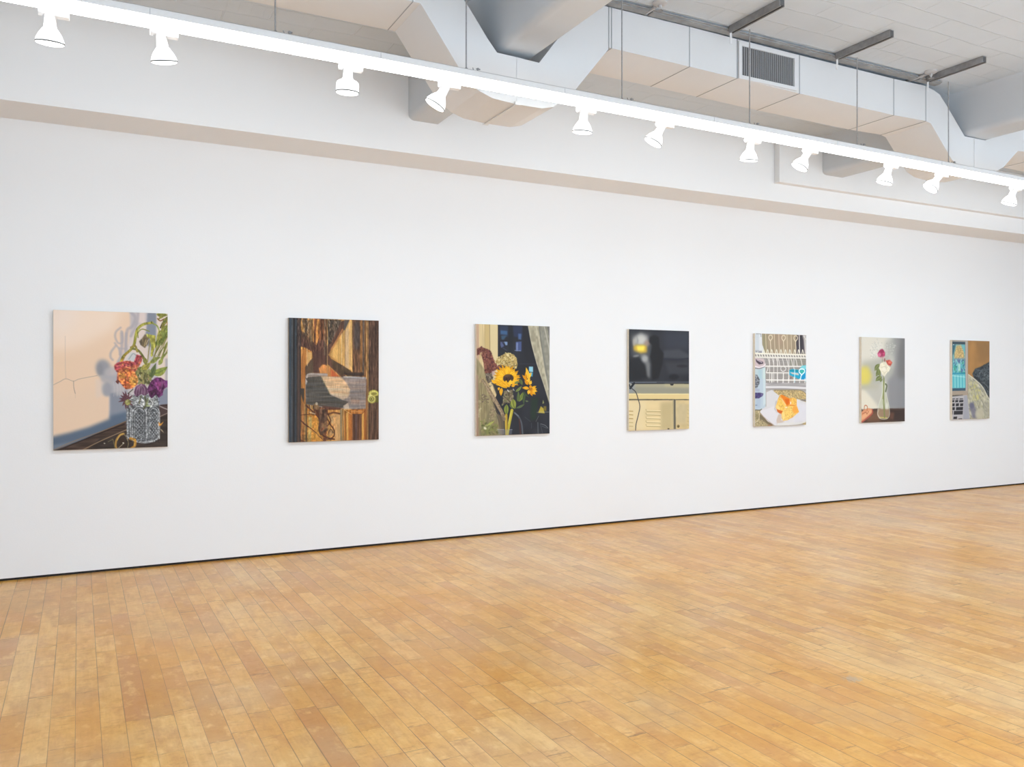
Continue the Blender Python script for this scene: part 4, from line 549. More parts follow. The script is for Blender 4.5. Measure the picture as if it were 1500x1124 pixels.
def lathe(bm, prof, seg=32, M=None, close=True):
    """prof: (radius, z) from one end to the other, turned round Z"""
    rings = []
    for r, z in prof:
        rings.append([bm.verts.new((r*math.cos(2*math.pi*i/seg), r*math.sin(2*math.pi*i/seg), z)) for i in range(seg)] if r > 1e-5 else [bm.verts.new((0, 0, z))])
    for a, b in zip(rings, rings[1:]):
        for i in range(seg):
            j = (i+1) % seg
            if len(a) == 1 and len(b) == 1: continue
            if len(a) == 1: bm.faces.new((a[0], b[i], b[j]))
            elif len(b) == 1: bm.faces.new((a[i], a[j], b[0]))
            else: bm.faces.new((a[i], a[j], b[j], b[i]))
    if M is not None: bmesh.ops.transform(bm, matrix=M, verts=[v for r in rings for v in r])
def loft(bm, prof, closed=True, caps=True):
    """prof: list of rings (each a list of points of equal length)"""
    R = [[bm.verts.new(p) for p in ring] for ring in prof]; n = len(R[0])
    for a, b in zip(R, R[1:]):
        for i in range(n if closed else n-1):
            j = (i+1) % n; bm.faces.new((a[i], a[j], b[j], b[i]))
    if caps and closed: bm.faces.new(R[0]); bm.faces.new(R[-1][::-1])
# ---- materials
def mat(name, col, rough=.6, metal=0., noise=0., nscale=8., bump=0., bscale=40., spec=.5, emis=None, es=0.):
    m = bpy.data.materials.new(name); m.use_nodes = True; nt = m.node_tree; b = nt.nodes['Principled BSDF']
    c = srgb(col) if isinstance(col, str) else tuple(col)+(1.,)
    b.inputs['Base Color'].default_value = c; b.inputs['Roughness'].default_value = rough; b.inputs['Metallic'].default_value = metal
    b.inputs['Specular IOR Level'].default_value = spec
    tc = nt.nodes.new('ShaderNodeTexCoord')
    if noise:
        n = nt.nodes.new('ShaderNodeTexNoise'); n.inputs['Scale'].default_value = nscale; n.inputs['Detail'].default_value = 5
        nt.links.new(tc.outputs['Object'], n.inputs['Vector'])
        r = nt.nodes.new('ShaderNodeMapRange'); r.inputs['To Min'].default_value = 1-noise; r.inputs['To Max'].default_value = 1+noise*.3; r.inputs['From Min'].default_value = .3; r.inputs['From Max'].default_value = .7
        nt.links.new(n.outputs['Fac'], r.inputs['Value'])
        x = nt.nodes.new('ShaderNodeVectorMath'); x.operation = 'SCALE'; x.inputs[0].default_value = c[:3]
        nt.links.new(r.outputs['Result'], x.inputs['Scale']); nt.links.new(x.outputs[0], b.inputs['Base Color'])
    if bump:
        n = nt.nodes.new('ShaderNodeTexNoise'); n.inputs['Scale'].default_value = bscale; n.inputs['Detail'].default_value = 6
        nt.links.new(tc.outputs['Object'], n.inputs['Vector'])
        k = nt.nodes.new('ShaderNodeBump'); k.inputs['Strength'].default_value = bump; k.inputs['Distance'].default_value = .01
        nt.links.new(n.outputs['Fac'], k.inputs['Height']); nt.links.new(k.outputs[0], b.inputs['Normal'])
    if emis: b.inputs['Emission Color'].default_value = emis+(1.,); b.inputs['Emission Strength'].default_value = es
    return m
M = {}
M['wall'] = mat('white_wall_paint', (.79, .803, .818), .85, noise=.012, nscale=.9, bump=.05, bscale=90, spec=.2)
M['soffit'] = mat('white_soffit_paint', (.87, .885, .90), .9, noise=.012, nscale=.8, spec=.15)
M['gap'] = mat('black_shadow_gap', (.012, .011, .011), .8)
M['duct'] = mat('white_painted_sheet_metal', (.75, .754, .758), .5, noise=.02, nscale=2.5, bump=.04, bscale=6, spec=.3)
M['seam'] = mat('painted_duct_seam', (.40, .42, .44), .55)
M['plaster'] = mat('painted_beam_plaster', (.66, .70, .74), .85, noise=.03, nscale=2, spec=.15)
M['galv'] = mat('galvanized_steel', (.36, .36, .365), .5, metal=.5, noise=.25, nscale=18)
M['galv_in'] = mat('dark_channel_slot', (.13, .13, .132), .6, metal=.3)
M['rod'] = mat('zinc_threaded_rod', (.40, .40, .405), .45, metal=.5, noise=.2, nscale=60)
M['fix'] = mat('white_enamel_fixture', (.82, .82, .825), .4, spec=.4)
M['housing'] = mat('white_light_housing', (.76, .76, .76), .6, spec=.2)
M['dull_grey'] = mat('dull_grey_strip', (.36, .365, .37), .7, noise=.3, nscale=9)
M['fixtop'] = mat('grey_fixture_top', (.45, .45, .46), .5)
M['lamp'] = mat('white_lamp_glass', (.9, .9, .9), .3, emis=(1., 1., 1.), es=.55)
M['socket'] = mat('white_lamp_holder', (.88, .88, .88), .4)
M['rim'] = mat('grey_lens_rim', (.05, .05, .05), .5)
M['grille'] = mat('grey_grille_blade', (.74, .75, .76), .45)
M['dark'] = mat('dark_grille_void', (.22, .22, .23), .8)
M['linen'] = mat('primed_canvas_edge', 'e4dac8', .85, noise=.08, nscale=40)
M['linen_dark'] = mat('painted_dark_canvas_edge', 'b5aa9c', .85, noise=.15, nscale=20)
M['sprinkler'] = mat('white_sprinkler_paint', (.55, .55, .56), .5)
def emitter(name, strength, col=(1., 1., 1.)):
    m = bpy.data.materials.new(name); m.use_nodes = True; nt = m.node_tree; nt.nodes.clear()
    e = nt.nodes.new('ShaderNodeEmission'); e.inputs[0].default_value = col+(1.,); e.inputs[1].default_value = strength
    o = nt.nodes.new('ShaderNodeOutputMaterial'); nt.links.new(e.outputs[0], o.inputs[0]); return m
M['strip'] = emitter('lit_diffuser', STRIP_E, LCOL); M['lens'] = emitter('lit_lens', 6., (1., .98, .95))

def node_math(nt, op, a, b=None, c=None):
    n = nt.nodes.new('ShaderNodeMath'); n.operation = op
    for i, v in enumerate((a, b, c)):
        if v is None: continue
        if isinstance(v, (int, float)): n.inputs[i].default_value = v
        else: nt.links.new(v, n.inputs[i])
    return n.outputs[0]
def ramp(nt, fac, stops):
    n = nt.nodes.new('ShaderNodeValToRGB'); el = n.color_ramp.elements
    while len(el) < len(stops): el.new(.5)
    for e, (p, c) in zip(el, stops): e.position = p; e.color = srgb(c) if isinstance(c, str) else (c, c, c, 1)
    nt.links.new(fac, n.inputs[0]); return n.outputs[0]
def mix(nt, fac, a, b, mode='MIX'):
    n = nt.nodes.new('ShaderNodeMix'); n.data_type = 'RGBA'; n.blend_type = mode
    for i, v in ((0, fac), (6, a), (7, b)):
        if isinstance(v, (int, float)): n.inputs[i].default_value = v
        elif isinstance(v, tuple): n.inputs[i].default_value = v
        else: nt.links.new(v, n.inputs[i])
    return n.outputs[2]
def floor_material():
    m = bpy.data.materials.new('worn_maple_strip_floor'); m.use_nodes = True; nt = m.node_tree; B = nt.nodes['Principled BSDF']; L = nt.links
    g = nt.nodes.new('ShaderNodeNewGeometry'); s = nt.nodes.new('ShaderNodeSeparateXYZ'); L.new(g.outputs['Position'], s.inputs[0]); X, Y = s.outputs[0], s.outputs[1]
    W = .0935
    u = node_math(nt, 'DIVIDE', node_math(nt, 'ADD', X, 40.03), W); col = node_math(nt, 'FLOOR', u); fu = node_math(nt, 'FRACT', u)
    def wn(*vals):
        c = nt.nodes.new('ShaderNodeCombineXYZ')
        for i, v in enumerate(vals):
            if isinstance(v, (int, float)): c.inputs[i].default_value = v
            else: L.new(v, c.inputs[i])
        n = nt.nodes.new('ShaderNodeTexWhiteNoise'); L.new(c.outputs[0], n.inputs['Vector']); return n.outputs['Value'], n.outputs['Color']
    r1, _ = wn(col, 3.1, 0.); r2, _ = wn(col, 7.7, 1.)
    ln = node_math(nt, 'MULTIPLY_ADD', r1, .26, .34)
    v0 = node_math(nt, 'ADD', node_math(nt, 'DIVIDE', node_math(nt, 'ADD', Y, 30.), ln), node_math(nt, 'MULTIPLY', r2, 17.))
    # uneven piece lengths: bend the coordinate a little
    v = node_math(nt, 'ADD', v0, node_math(nt, 'MULTIPLY', node_math(nt, 'SINE', node_math(nt, 'MULTIPLY', v0, 2.3)), .3))
    row = node_math(nt, 'FLOOR', v); fv = node_math(nt, 'FRACT', v)
    p1, pc = wn(col, row, 2.); p2, _ = wn(col, row, 9.)
    base = ramp(nt, p1, FLOOR_RAMP)
    # grain and mottling
    def tex(sx, sy, det, off=None):
        c = nt.nodes.new('ShaderNodeCombineXYZ'); L.new(node_math(nt, 'MULTIPLY', X, sx), c.inputs[0]); L.new(node_math(nt, 'MULTIPLY', Y, sy), c.inputs[1])
        if off is not None: L.new(node_math(nt, 'MULTIPLY', off, 40.), c.inputs[2])
        n = nt.nodes.new('ShaderNodeTexNoise'); n.inputs['Scale'].default_value = 1; n.inputs['Detail'].default_value = det; n.inputs['Roughness'].default_value = .62; L.new(c.outputs[0], n.inputs['Vector']); return n.outputs['Fac']
    grain = tex(55, 5, 4, p2); mott = tex(16, 9, 4, p2); big = tex(.75, .6, 3); mid = tex(3.2, 2.2, 4); spot = tex(24, 30, 3)
    c = mix(nt, ramp(nt, grain, [(.35, 0.), (.75, .45)]), base, srgb('b98a55'), 'MIX')
    c = mix(nt, ramp(nt, mott, [(.52, 0.), (.70, .5)]), c, srgb('b5814f'), 'MIX')
    c = mix(nt, ramp(nt, tex(9, 3.2, 5, p1), [(.52, 0.), (.66, .7)]), c, srgb('ba895f'), 'MIX')
    c = mix(nt, ramp(nt, tex(30, 60, 2, p2), [(.62, 0.), (.74, .3)]), c, srgb('9c6a44'), 'MIX')
    c = mix(nt, ramp(nt, mott, [(.28, .6), (.45, 0.)]), c, srgb('e9c993'), 'MIX')
    c = mix(nt, ramp(nt, tex(11, 42, 5, p1), [(.54, 0.), (.70, .42)]), c, srgb('a8744c'), 'MIX')
    c = mix(nt, ramp(nt, big, [(.42, 0.), (.66, .5)]), c, srgb('c98f4b'), 'MIX')
    c = mix(nt, ramp(nt, big, [(.32, .4), (.48, 0.)]), c, srgb('cdb290'), 'MIX')
    c = mix(nt, ramp(nt, mid, [(.56, 0.), (.74, .4)]), c, srgb('b8875c'), 'MIX')
    # worn traffic film: greyer where the finish is rubbed
    c = mix(nt, ramp(nt, tex(1.6, 1.1, 5), [(.5, 0.), (.72, .35)]), c, srgb('b5a58f'), 'MIX')
    c = mix(nt, ramp(nt, spot, [(.7, 0.), (.78, .55)]), c, srgb('8a5f3c'), 'MIX')
    e2a = node_math(nt, 'MULTIPLY', node_math(nt, 'MINIMUM', fv, node_math(nt, 'SUBTRACT', 1., fv)), ln)
    wear = node_math(nt, 'MULTIPLY', ramp(nt, e2a, [(.0, 1.), (.035, 0.)]), ramp(nt, tex(26, 60, 4, p2), [(.52, 0.), (.68, .7)]))
    c = mix(nt, wear, c, srgb('8d5c3c'), 'MIX')
    c = mix(nt, ramp(nt, tex(70, 14, 3), [(.6, 0.), (.75, .25)]), c, srgb('96683f'), 'MIX')
    sm = nt.nodes.new('ShaderNodeVectorMath'); sm.operation = 'DISTANCE'; L.new(g.outputs['Position'], sm.inputs[0]); sm.inputs[1].default_value = (3.284, 2.80, 0)
    scuff = node_math(nt, 'ADD', sm.outputs['Value'], node_math(nt, 'MULTIPLY', node_math(nt, 'SUBTRACT', tex(60, 60, 4), .5), .13))
    c = mix(nt, ramp(nt, scuff, [(.02, .6), (.05, 0.)]), c, srgb('a89c8c'), 'MIX')
    # joints
    e1 = node_math(nt, 'MINIMUM', fu, node_math(nt, 'SUBTRACT', 1., fu)); e1 = node_math(nt, 'MULTIPLY', e1, W)
    e2 = node_math(nt, 'MINIMUM', fv, node_math(nt, 'SUBTRACT', 1., fv)); e2 = node_math(nt, 'MULTIPLY', e2, ln)
    jw = tex(4, 1.4, 3)
    g1 = node_math(nt, 'LESS_THAN', e1, node_math(nt, 'MULTIPLY_ADD', jw, .0056, -.0014)); g2 = node_math(nt, 'LESS_THAN', e2, .0013)
    gs = node_math(nt, 'MAXIMUM', node_math(nt, 'MULTIPLY', g1, node_math(nt, 'MULTIPLY_ADD', r2, .45, .35)), node_math(nt, 'MULTIPLY', g2, node_math(nt, 'MULTIPLY_ADD', p2, .75, .02)))
    c = mix(nt, gs, c, srgb('3a2415'), 'MIX')
    hs = nt.nodes.new('ShaderNodeHueSaturation'); hs.inputs['Saturation'].default_value = FLOOR_SAT; hs.inputs['Value'].default_value = FLOOR_VAL; hs.inputs['Hue'].default_value = .501; L.new(c, hs.inputs['Color']); L.new(hs.outputs[0], B.inputs['Base Color'])
    rr = nt.nodes.new('ShaderNodeMapRange'); rr.inputs['From Min'].default_value = .3; rr.inputs['From Max'].default_value = .7; rr.inputs['To Min'].default_value = .28; rr.inputs['To Max'].default_value = .46; L.new(mid, rr.inputs['Value']); L.new(rr.outputs[0], B.inputs['Roughness'])
    B.inputs['Specular IOR Level'].default_value = .5; B.inputs['Coat Weight'].default_value = .35; B.inputs['Coat Roughness'].default_value = .28; B.inputs['Coat IOR'].default_value = 1.5
    bp = nt.nodes.new('ShaderNodeBump'); bp.inputs['Strength'].default_value = .25; bp.inputs['Distance'].default_value = .002
    h = node_math(nt, 'SUBTRACT', node_math(nt, 'ADD', node_math(nt, 'MULTIPLY', mott, .6), node_math(nt, 'MULTIPLY', p2, .5)), gs); L.new(h, bp.inputs['Height']); L.new(bp.outputs[0], B.inputs['Normal'])
    return m
def ceiling_material():
    """painted pressed blocks: courses along the wall, faint raised joints"""
    m = bpy.data.materials.new('painted_block_ceiling'); m.use_nodes = True; nt = m.node_tree; B = nt.nodes['Principled BSDF']; L = nt.links
    g = nt.nodes.new('ShaderNodeNewGeometry'); mp = nt.nodes.new('ShaderNodeMapping'); mp.inputs['Rotation'].default_value = (0, 0, 0); L.new(g.outputs['Position'], mp.inputs[0])
    wn = nt.nodes.new('ShaderNodeTexNoise'); wn.inputs['Scale'].default_value = 2.2; wn.inputs['Detail'].default_value = 3; L.new(g.outputs['Position'], wn.inputs['Vector'])
    vm = nt.nodes.new('ShaderNodeVectorMath'); vm.operation = 'MULTIPLY_ADD'; L.new(wn.outputs['Color'], vm.inputs[0]); vm.inputs[1].default_value = (.05, .05, 0); L.new(mp.outputs[0], vm.inputs[2])
    b = nt.nodes.new('ShaderNodeTexBrick'); b.inputs['Scale'].default_value = 1; b.inputs['Brick Width'].default_value = .62; b.inputs['Row Height'].default_value = .205; b.inputs['Mortar Size'].default_value = .007; b.inputs['Mortar Smooth'].default_value = .6
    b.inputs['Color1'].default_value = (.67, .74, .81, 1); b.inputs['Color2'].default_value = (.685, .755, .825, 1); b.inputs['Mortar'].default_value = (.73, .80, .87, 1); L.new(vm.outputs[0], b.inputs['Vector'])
    b2 = nt.nodes.new('ShaderNodeTexBrick'); b2.inputs['Scale'].default_value = 1; b2.inputs['Brick Width'].default_value = .085; b2.inputs['Row Height'].default_value = .31; b2.inputs['Mortar Size'].default_value = .0035; b2.offset = .3
    L.new(vm.outputs[0], b2.inputs['Vector'])
    msk = nt.nodes.new('ShaderNodeTexNoise'); msk.inputs['Scale'].default_value = .9; L.new(g.outputs['Position'], msk.inputs['Vector'])
    mk = ramp(nt, msk.outputs['Fac'], [(.5, 0.), (.6, 1.)])
    n = nt.nodes.new('ShaderNodeTexNoise'); n.inputs['Scale'].default_value = 3; n.inputs['Detail'].default_value = 6; L.new(g.outputs['Position'], n.inputs['Vector'])
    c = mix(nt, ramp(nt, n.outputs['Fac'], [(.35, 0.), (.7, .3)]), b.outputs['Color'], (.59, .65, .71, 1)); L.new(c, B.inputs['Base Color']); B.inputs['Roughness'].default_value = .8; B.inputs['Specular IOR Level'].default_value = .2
    bp = nt.nodes.new('ShaderNodeBump'); bp.inputs['Strength'].default_value = .6; bp.inputs['Distance'].default_value = .012
    h = node_math(nt, 'ADD', b.outputs['Fac'], node_math(nt, 'MULTIPLY', node_math(nt, 'MULTIPLY', b2.outputs['Fac'], mk), .8)); h = node_math(nt, 'ADD', h, node_math(nt, 'MULTIPLY', n.outputs['Fac'], .3))
    L.new(h, bp.inputs['Height']); L.new(bp.outputs[0], B.inputs['Normal']); return m
FLOOR_RAMP = [(0., 'c39462'), (.12, 'd0a26c'), (.3, 'dcb37c'), (.5, 'd5a971'), (.68, 'e2bc86'), (.85, 'cfa06e'), (.95, 'c4966c'), (1., 'bc8c66')]
# ---- room shell
X0, X1, Y0 = -4., 17., -6.
struct('floor', box(bmesh.new(), X0-.2, X1+.2, 1., WY+.25, -.1, 0), floor_material())
struct('floor_front', box(bmesh.new(), X0-.2, X1+.2, Y0-.2, 1., -.1, 0), mat('pale_grey_bounce_floor', (.82, .86, .90), .55, noise=.04, nscale=3))  # unseen part, made pale grey to bounce neutral light upward
struct('ceiling', box(bmesh.new(), X0-.2, X1+.2, Y0-.2, WY+.25, CEIL, CEIL+.15), ceiling_material())
struct('wall_back', box(bmesh.new(), X0, X1, WY, WY+.25, .019, CEIL), M['wall'])
struct('shadow_gap_back', box(bmesh.new(), X0, X1, WY+.02, WY+.2, 0, .019), M['gap'])  # black strip colours in the shade of the recess under the wall
struct('wall_left', box(bmesh.new(), X0-.2, X0, Y0-.2, WY+.25, 0, CEIL), M['wall'])
struct('wall_right', box(bmesh.new(), X1, X1+.2, Y0-.2, WY+.25, 0, CEIL), M['wall'])
struct('wall_front', box(bmesh.new(), X0, X1, Y0-.2, Y0, 0, CEIL), M['wall'])
# the boxed upper wall that juts out over the hanging wall, and a shallower box on its face
SZ, SY = 3.289, WY-.45
bm = box(bmesh.new(), X0, X1, SY, WY, SZ, CEIL)
struct('trim_1', bm, M['soffit'])
bm = box(bmesh.new(), 6.43, X1, SY-.075, SY, 3.475, CEIL, bev=.004)
struct('trim_2', bm, M['soffit'])
# cross beams under the ceiling, their lower edges rounded by plaster
def beam(n, xa, xb, z0, z1=None):
    z1 = z1 or z0; b = bmesh.new(); r = .05; P = []
    for i in range(5):
        a = math.pi/2*i/4; P.append((xa+r-r*math.cos(a), z0+r-r*math.sin(a)))
    P += [(xb-.01, z0), (xb, z0+.01)]
    P = [(xa-.03, CEIL), (xa, CEIL-.05)]+P+[(xb, CEIL)]
    loft(b, [[(x, Y0, z) for x, z in P], [(x, SY+.01, z) for x, z in P]])
    o = struct('beam', b, M['plaster'], smooth=40); return o
beam(1, 2.40, 2.668, 3.56); beam(2, 7.05, 7.36, 3.62)
# ---- the duct: one long run of sheet metal that dips under both beams
DY0, DY1 = 4.78, 5.24
def lerp(a, b, t): return a+(b-a)*t
low = [(-3.9, 3.745), (1.0, 3.73), (1.85, 3.725), (1.976, 3.553), (2.104, 3.378), (2.17, 3.305), (2.245, 3.253), (2.341, 3.222), (2.518, 3.210), (2.70, 3.212), (2.79, 3.235), (2.87, 3.290), (2.941, 3.357), (3.231, 3.707), (3.918, 3.697), (5.014, 3.674), (6.103, 3.663), (6.50, 3.672), (6.58, 3.66), (6.66, 3.58), (6.87, 3.373), (6.98, 3.335), (7.10, 3.325), (7.30, 3.325), (7.42, 3.335), (7.52, 3.36), (7.604, 3.40), (7.822, 3.577), (7.92, 3.583), (10., 3.58), (16.9, 3.58)]
top = [(-3.9, 3.985), (1.0, 3.985), (1.98, 3.985), (2.07, 3.89), (2.165, 3.777), (2.24, 3.68), (2.30, 3.60), (2.370, 3.519), (2.50, 3.515), (2.60, 3.510), (2.679, 3.507), (2.75, 3.60), (2.88, 3.77), (3.06, 3.985), (3.918, 3.985), (5.014, 3.975), (6.103, 3.970), (6.50, 3.975), (6.62, 3.955), (6.70, 3.93), (6.80, 3.84), (6.90, 3.745), (7.04, 3.610), (7.20, 3.610), (7.34, 3.612), (7.40, 3.65), (7.50, 3.73), (7.72, 3.90), (7.92, 3.93), (10., 3.93), (16.9, 3.93)]
assert len(low) == len(top)
b = bmesh.new()
R = []
for (xl, zl), (xt, zt) in zip(low, top):
    R.append([(xl, DY0, zl), (xl, DY0+.012, zl-.012) if False else (xl, DY1, zl), (xt, DY1, zt), (xt, DY0, zt)])
loft(b, R)
duct = thing('air_duct', 'long white rectangular sheet metal duct dipping under two ceiling beams', 'duct', (2.5, DY0, 3.2))
def under(parent, o):
    o.parent = parent; o.matrix_parent_inverse = Matrix.Identity(4); o.location = -Vector(parent.location); return o
under(duct, obj('duct_body', b, M['duct'], smooth=12))
def z_at(P, x):
    for (a, za), (c, zc) in zip(P, P[1:]):
        if a <= x <= c: return lerp(za, zc, (x-a)/(c-a))
for x in (-.9, .35, 1.80, 3.224, 3.247, 3.924, 4.375, 5.014, 6.103, 6.512, 8.3, 9.5, 10.7):
    b = bmesh.new(); zl, zt = z_at(low, x), z_at(top, x)
    box(b, x-.0022, x+.0022, DY0-.004, DY0, zl-.003, zt); box(b, x-.0022, x+.0022, DY0-.004, DY1+.003, zl-.003, zl)
    under(duct, obj('duct_seam', b, M['seam'])); 
for x in (2.513, 7.175):
    b = bmesh.new(); zl, zt = z_at(low, x), z_at(top, x); box(b, x-.0022, x+.0022, DY0-.004, DY0, zl-.004, zt); box(b, x-.013, x+.013, DY0-.008, DY1+.008, zl-.007, zl-.0005); box(b, x-.02, x+.02, DY0-.016, DY0-.006, zl-.008, zl+.012); box(b, x-.02, x+.02, DY1, DY1+.01, zl-.008, zl+.012)
    under(duct, obj('duct_strap', b, M['duct']))
for xa, xb in ((3.09, 3.512), (3.548, 6.317), (6.353, 6.62)):
    b = bmesh.new(); box(b, xa, xb, 4.716, 4.775, 3.988, CEIL-.001); box(b, xa, xb, 4.700, 4.716, 3.996, 4.004); under(duct, obj('duct_top_strip', b, M['dull_grey']))  # dull grey strip along the top edge of the duct
# register on the duct face
gx0, gx1, gz0, gz1 = 4.41, 4.948, 3.713, 3.933
gr = thing('vent_grille', 'white framed air vent grille with grey upright louvers on the duct side', 'vent', (4.68, DY0, 3.69))
b = bmesh.new(); fr = .028
for (a, c, d, e) in ((gx0-fr, gx1+fr, gz1, gz1+.032), (gx0-fr, gx1+fr, gz0-.028, gz0), (gx0-fr, gx0, gz0, gz1), (gx1, gx1+fr, gz0, gz1)): box(b, a, c, DY0-.014, DY0-.0005, d, e)
under(gr, obj('grille_frame', b, M['duct']))
b = bmesh.new(); box(b, gx0, gx1, DY0-.003, DY0-.0008, gz0, gz1); under(gr, obj('grille_backing', b, M['dark']))
n = 26
for i in range(n):
    x = lerp(gx0, gx1, (i+.5)/n); b = bmesh.new(); w = .0066
    loft(b, [[(x-w, DY0-.012, z), (x-w+.0015, DY0-.013, z), (x+w*.5, DY0-.003, z), (x+w*.5-.0015, DY0-.003, z)] for z in (gz0, gz1)])
    under(gr, obj('louver', b, M['grille']))
# ---- the long linear light: channel body, diffuser, hangers
TY0, TY1, TX0, TX1 = 4.44, 4.56, -1.6, 13.2
def tz(x): return 3.199-.0062*x
lf = thing('linear_light', 'long suspended linear light with glowing white underside', 'ceiling light', (3., 4.5, tz(3.)))
def along(b, x0, x1, prof, n=1):
    loft(b, [[(x, y, tz(x)+z) for y, z in prof] for x in [lerp(x0, x1, i/n) for i in range(n+1)]])
xs = [TX0]+[-1.23+2.452*i for i in range(0, 6)]+[TX1]
JX = [.31, 1.485, 2.67, 3.66]
b = bmesh.new(); along(b, TX0, TX1, [(TY0, .018), (TY0+.004, .018), (TY0+.004, .014), (TY1-.004, .014), (TY1-.004, .018), (TY1, .018), (TY1, .052), (TY1-.01, .058), (TY0+.01, .058), (TY0, .052)])
under(lf, obj('housing', b, M['housing']))
b = bmesh.new(); along(b, TX0+.01, TX1-.01, [(TY0+.005, .0135), (TY0+.001, .016), (TY0, .016), (TY0, .004), (TY0+.006, -.004), (TY1-.006, -.004), (TY1, .004), (TY1, .016), (TY1-.001, .016), (TY1-.005, .0135)], 30)
under(lf, obj('diffuser', b, M['strip']))
b = bmesh.new(); along(b, TX0, TX1, [(TY0+.03, .0575), (TY1-.03, .0575), (TY1-.03, .068), (TY0+.03, .068)])
under(lf, obj('cable_channel', b, M['fixtop']))
for x in (-.9, .31, 1.485, 2.67, 3.86, 5.05, 6.25, 7.45, 8.65):
    b = bmesh.new(); box(b, x-.0012, x+.0012, TY0-.0008, TY0+.002, tz(x)+.02, tz(x)+.05); under(lf, obj('joint', b, M['seam']))
# hangers: one rod and one channel each
SX = [4.235, 5.33, 6.42]
RODS = [.923, 2.029, 3.138, 4.235, 5.33, 6.418, 7.50]
rodbm = bmesh.new(); tube(rodbm, (0, 0, 0), (0, 0, .69), .0042, seg=10)
words = {.923: 'thin metal rod rising from the light between the second and third spotlights', 2.029: 'thin grey rod rising in front of the left duct bend', 3.138: 'thin grey rod rising left of the vent, in front of the plain duct face',
         4.235: 'thin grey rod hanging in front of the vent grille', 5.33: 'thin grey rod under the middle of the three ceiling channels', 6.418: 'thin grey rod passing just left of the right duct bend', 7.5: 'thin grey rod at the far right edge of the view'}
first = None
for x in RODS:
    if first is None:
        r = thing('hanger_rod', words[x], 'hanger rod', (x, 4.5, tz(x)+.058), 'hanger rods of the linear light')
        rd = obj('rod', rodbm, M['rod'], r)
        b = bmesh.new(); tube(b, (0, 0, 0), (0, 0, .014), .012, seg=6); tube(b, (0, 0, .016), (0, 0, .024), .009, seg=6); nu = obj('nut', b, M['galv'], r)
        b = bmesh.new(); box(b, .035, .085, -.012, .012, .008, .013); tube(b, (.05, 0, .012), (.042, .0, .034), .003, seg=8); tube(b, (.07, 0, .012), (.078, .0, .036), .006, seg=8); box(b, .066, .09, -.004, .004, .028, .034)
        cl = obj('cable_clip', b, M['galv'], r); first = (r, rd, nu, cl)
    else:
        r = first[0].copy(); COL.objects.link(r); r.location = (x, 4.5, tz(x)+.058); r['label'] = words[x]
        for c in first[1:]:
            k = c.copy(); COL.objects.link(k); k.parent = r
strut_words = {4.235: 'grey steel channel on the ceiling above the vent grille', 5.33: 'grey steel channel on the ceiling right of the vent, middle of three', 6.42: 'grey steel channel on the ceiling beside the sprinkler head'}
fs = None
SB, ST = 3.963, 4.013
for x in SX:
    if fs is None:
        r = thing('strut_channel', strut_words[x], 'steel channel', (x, 4.44, SB), 'steel channels on the ceiling')
        b = bmesh.new(); h = ST-SB; a, c = -.25, .25; w = .0215
        box(b, -w, -w+.004, a, c, 0, h); box(b, w-.004, w, a, c, 0, h); box(b, -w, w, a, c, h-.004, h); box(b, -w, -w+.012, a, c, 0, .004); box(b, w-.012, w, a, c, 0, .004)
        p1 = obj('channel', b, M['galv'], r); b = bmesh.new(); box(b, -w+.005, w-.005, a+.001, c-.001, .008, h-.005); p2 = obj('channel_core', b, M['galv_in'], r)
        b = bmesh.new(); box(b, -.009, .009, c, c+.005, -.075, h-.005)
        p4 = obj('duct_hanger_tab', b, M['fix'], r); fs = (r, p1, p2, p4)
    else:
        r = fs[0].copy(); COL.objects.link(r); r.location = (x, 4.44, SB); r['label'] = strut_words[x]
        for c in fs[1:]:
            k = c.copy(); COL.objects.link(k); k.parent = r
# sprinklers with their feed pipes
def sprinkler(x, y, label, lab2):
    s = thing('ceiling_sprinkler', label, 'sprinkler', (x, y, CEIL), 'ceiling sprinklers')
    b = bmesh.new(); lathe(b, [(0, 0), (.052, 0), (.05, -.012), (.034, -.022), (.02, -.024), (0, -.024)], 24); obj('escutcheon', b, M['sprinkler'], s, smooth=40)
    b = bmesh.new(); lathe(b, [(0, -.024), (.012, -.024), (.012, -.04), (.006, -.045), (.006, -.058), (0, -.058)], 12); obj('nozzle', b, M['sprinkler'], s, smooth=40)
    b = bmesh.new()
    for i in range(10):
        a = i*math.pi/5; box(b, -.003+.018*math.cos(a), .003+.018*math.cos(a), -.003+.018*math.sin(a), .003+.018*math.sin(a), -.0625, -.0595)
    lathe(b, [(0, -.058), (.017, -.058), (.017, -.0595), (0, -.0595)], 16); obj('deflector', b, M['rod'], s)
    for sx in (-1, 1): b = bmesh.new(); tube(b, (sx*.011, 0, -.036), (sx*.005, 0, -.058), .0018, seg=6); obj('frame_arm', b, M['sprinkler'], s)
    t = bmesh.new(); tube(t, (0, .054, -.0145), (0, .60, -.0145), .0113, seg=12); tube(t, (0, .053, -.0145), (0, .075, -.0145), .0135, seg=12)
    o = obj('sprinkler_pipe', t, M['sprinkler'], smooth=40); o.location = (x, y, CEIL); tag(o, lab2, 'pipe', 'sprinkler feed pipes')
sprinkler(6.335, 4.60, 'white sprinkler head beside the rightmost steel channel', 'thin white pipe running from the right sprinkler over the duct')
sprinkler(3.53, 4.61, 'white sprinkler head near the top edge, right of the left beam', 'thin white pipe running from the left sprinkler over the duct')
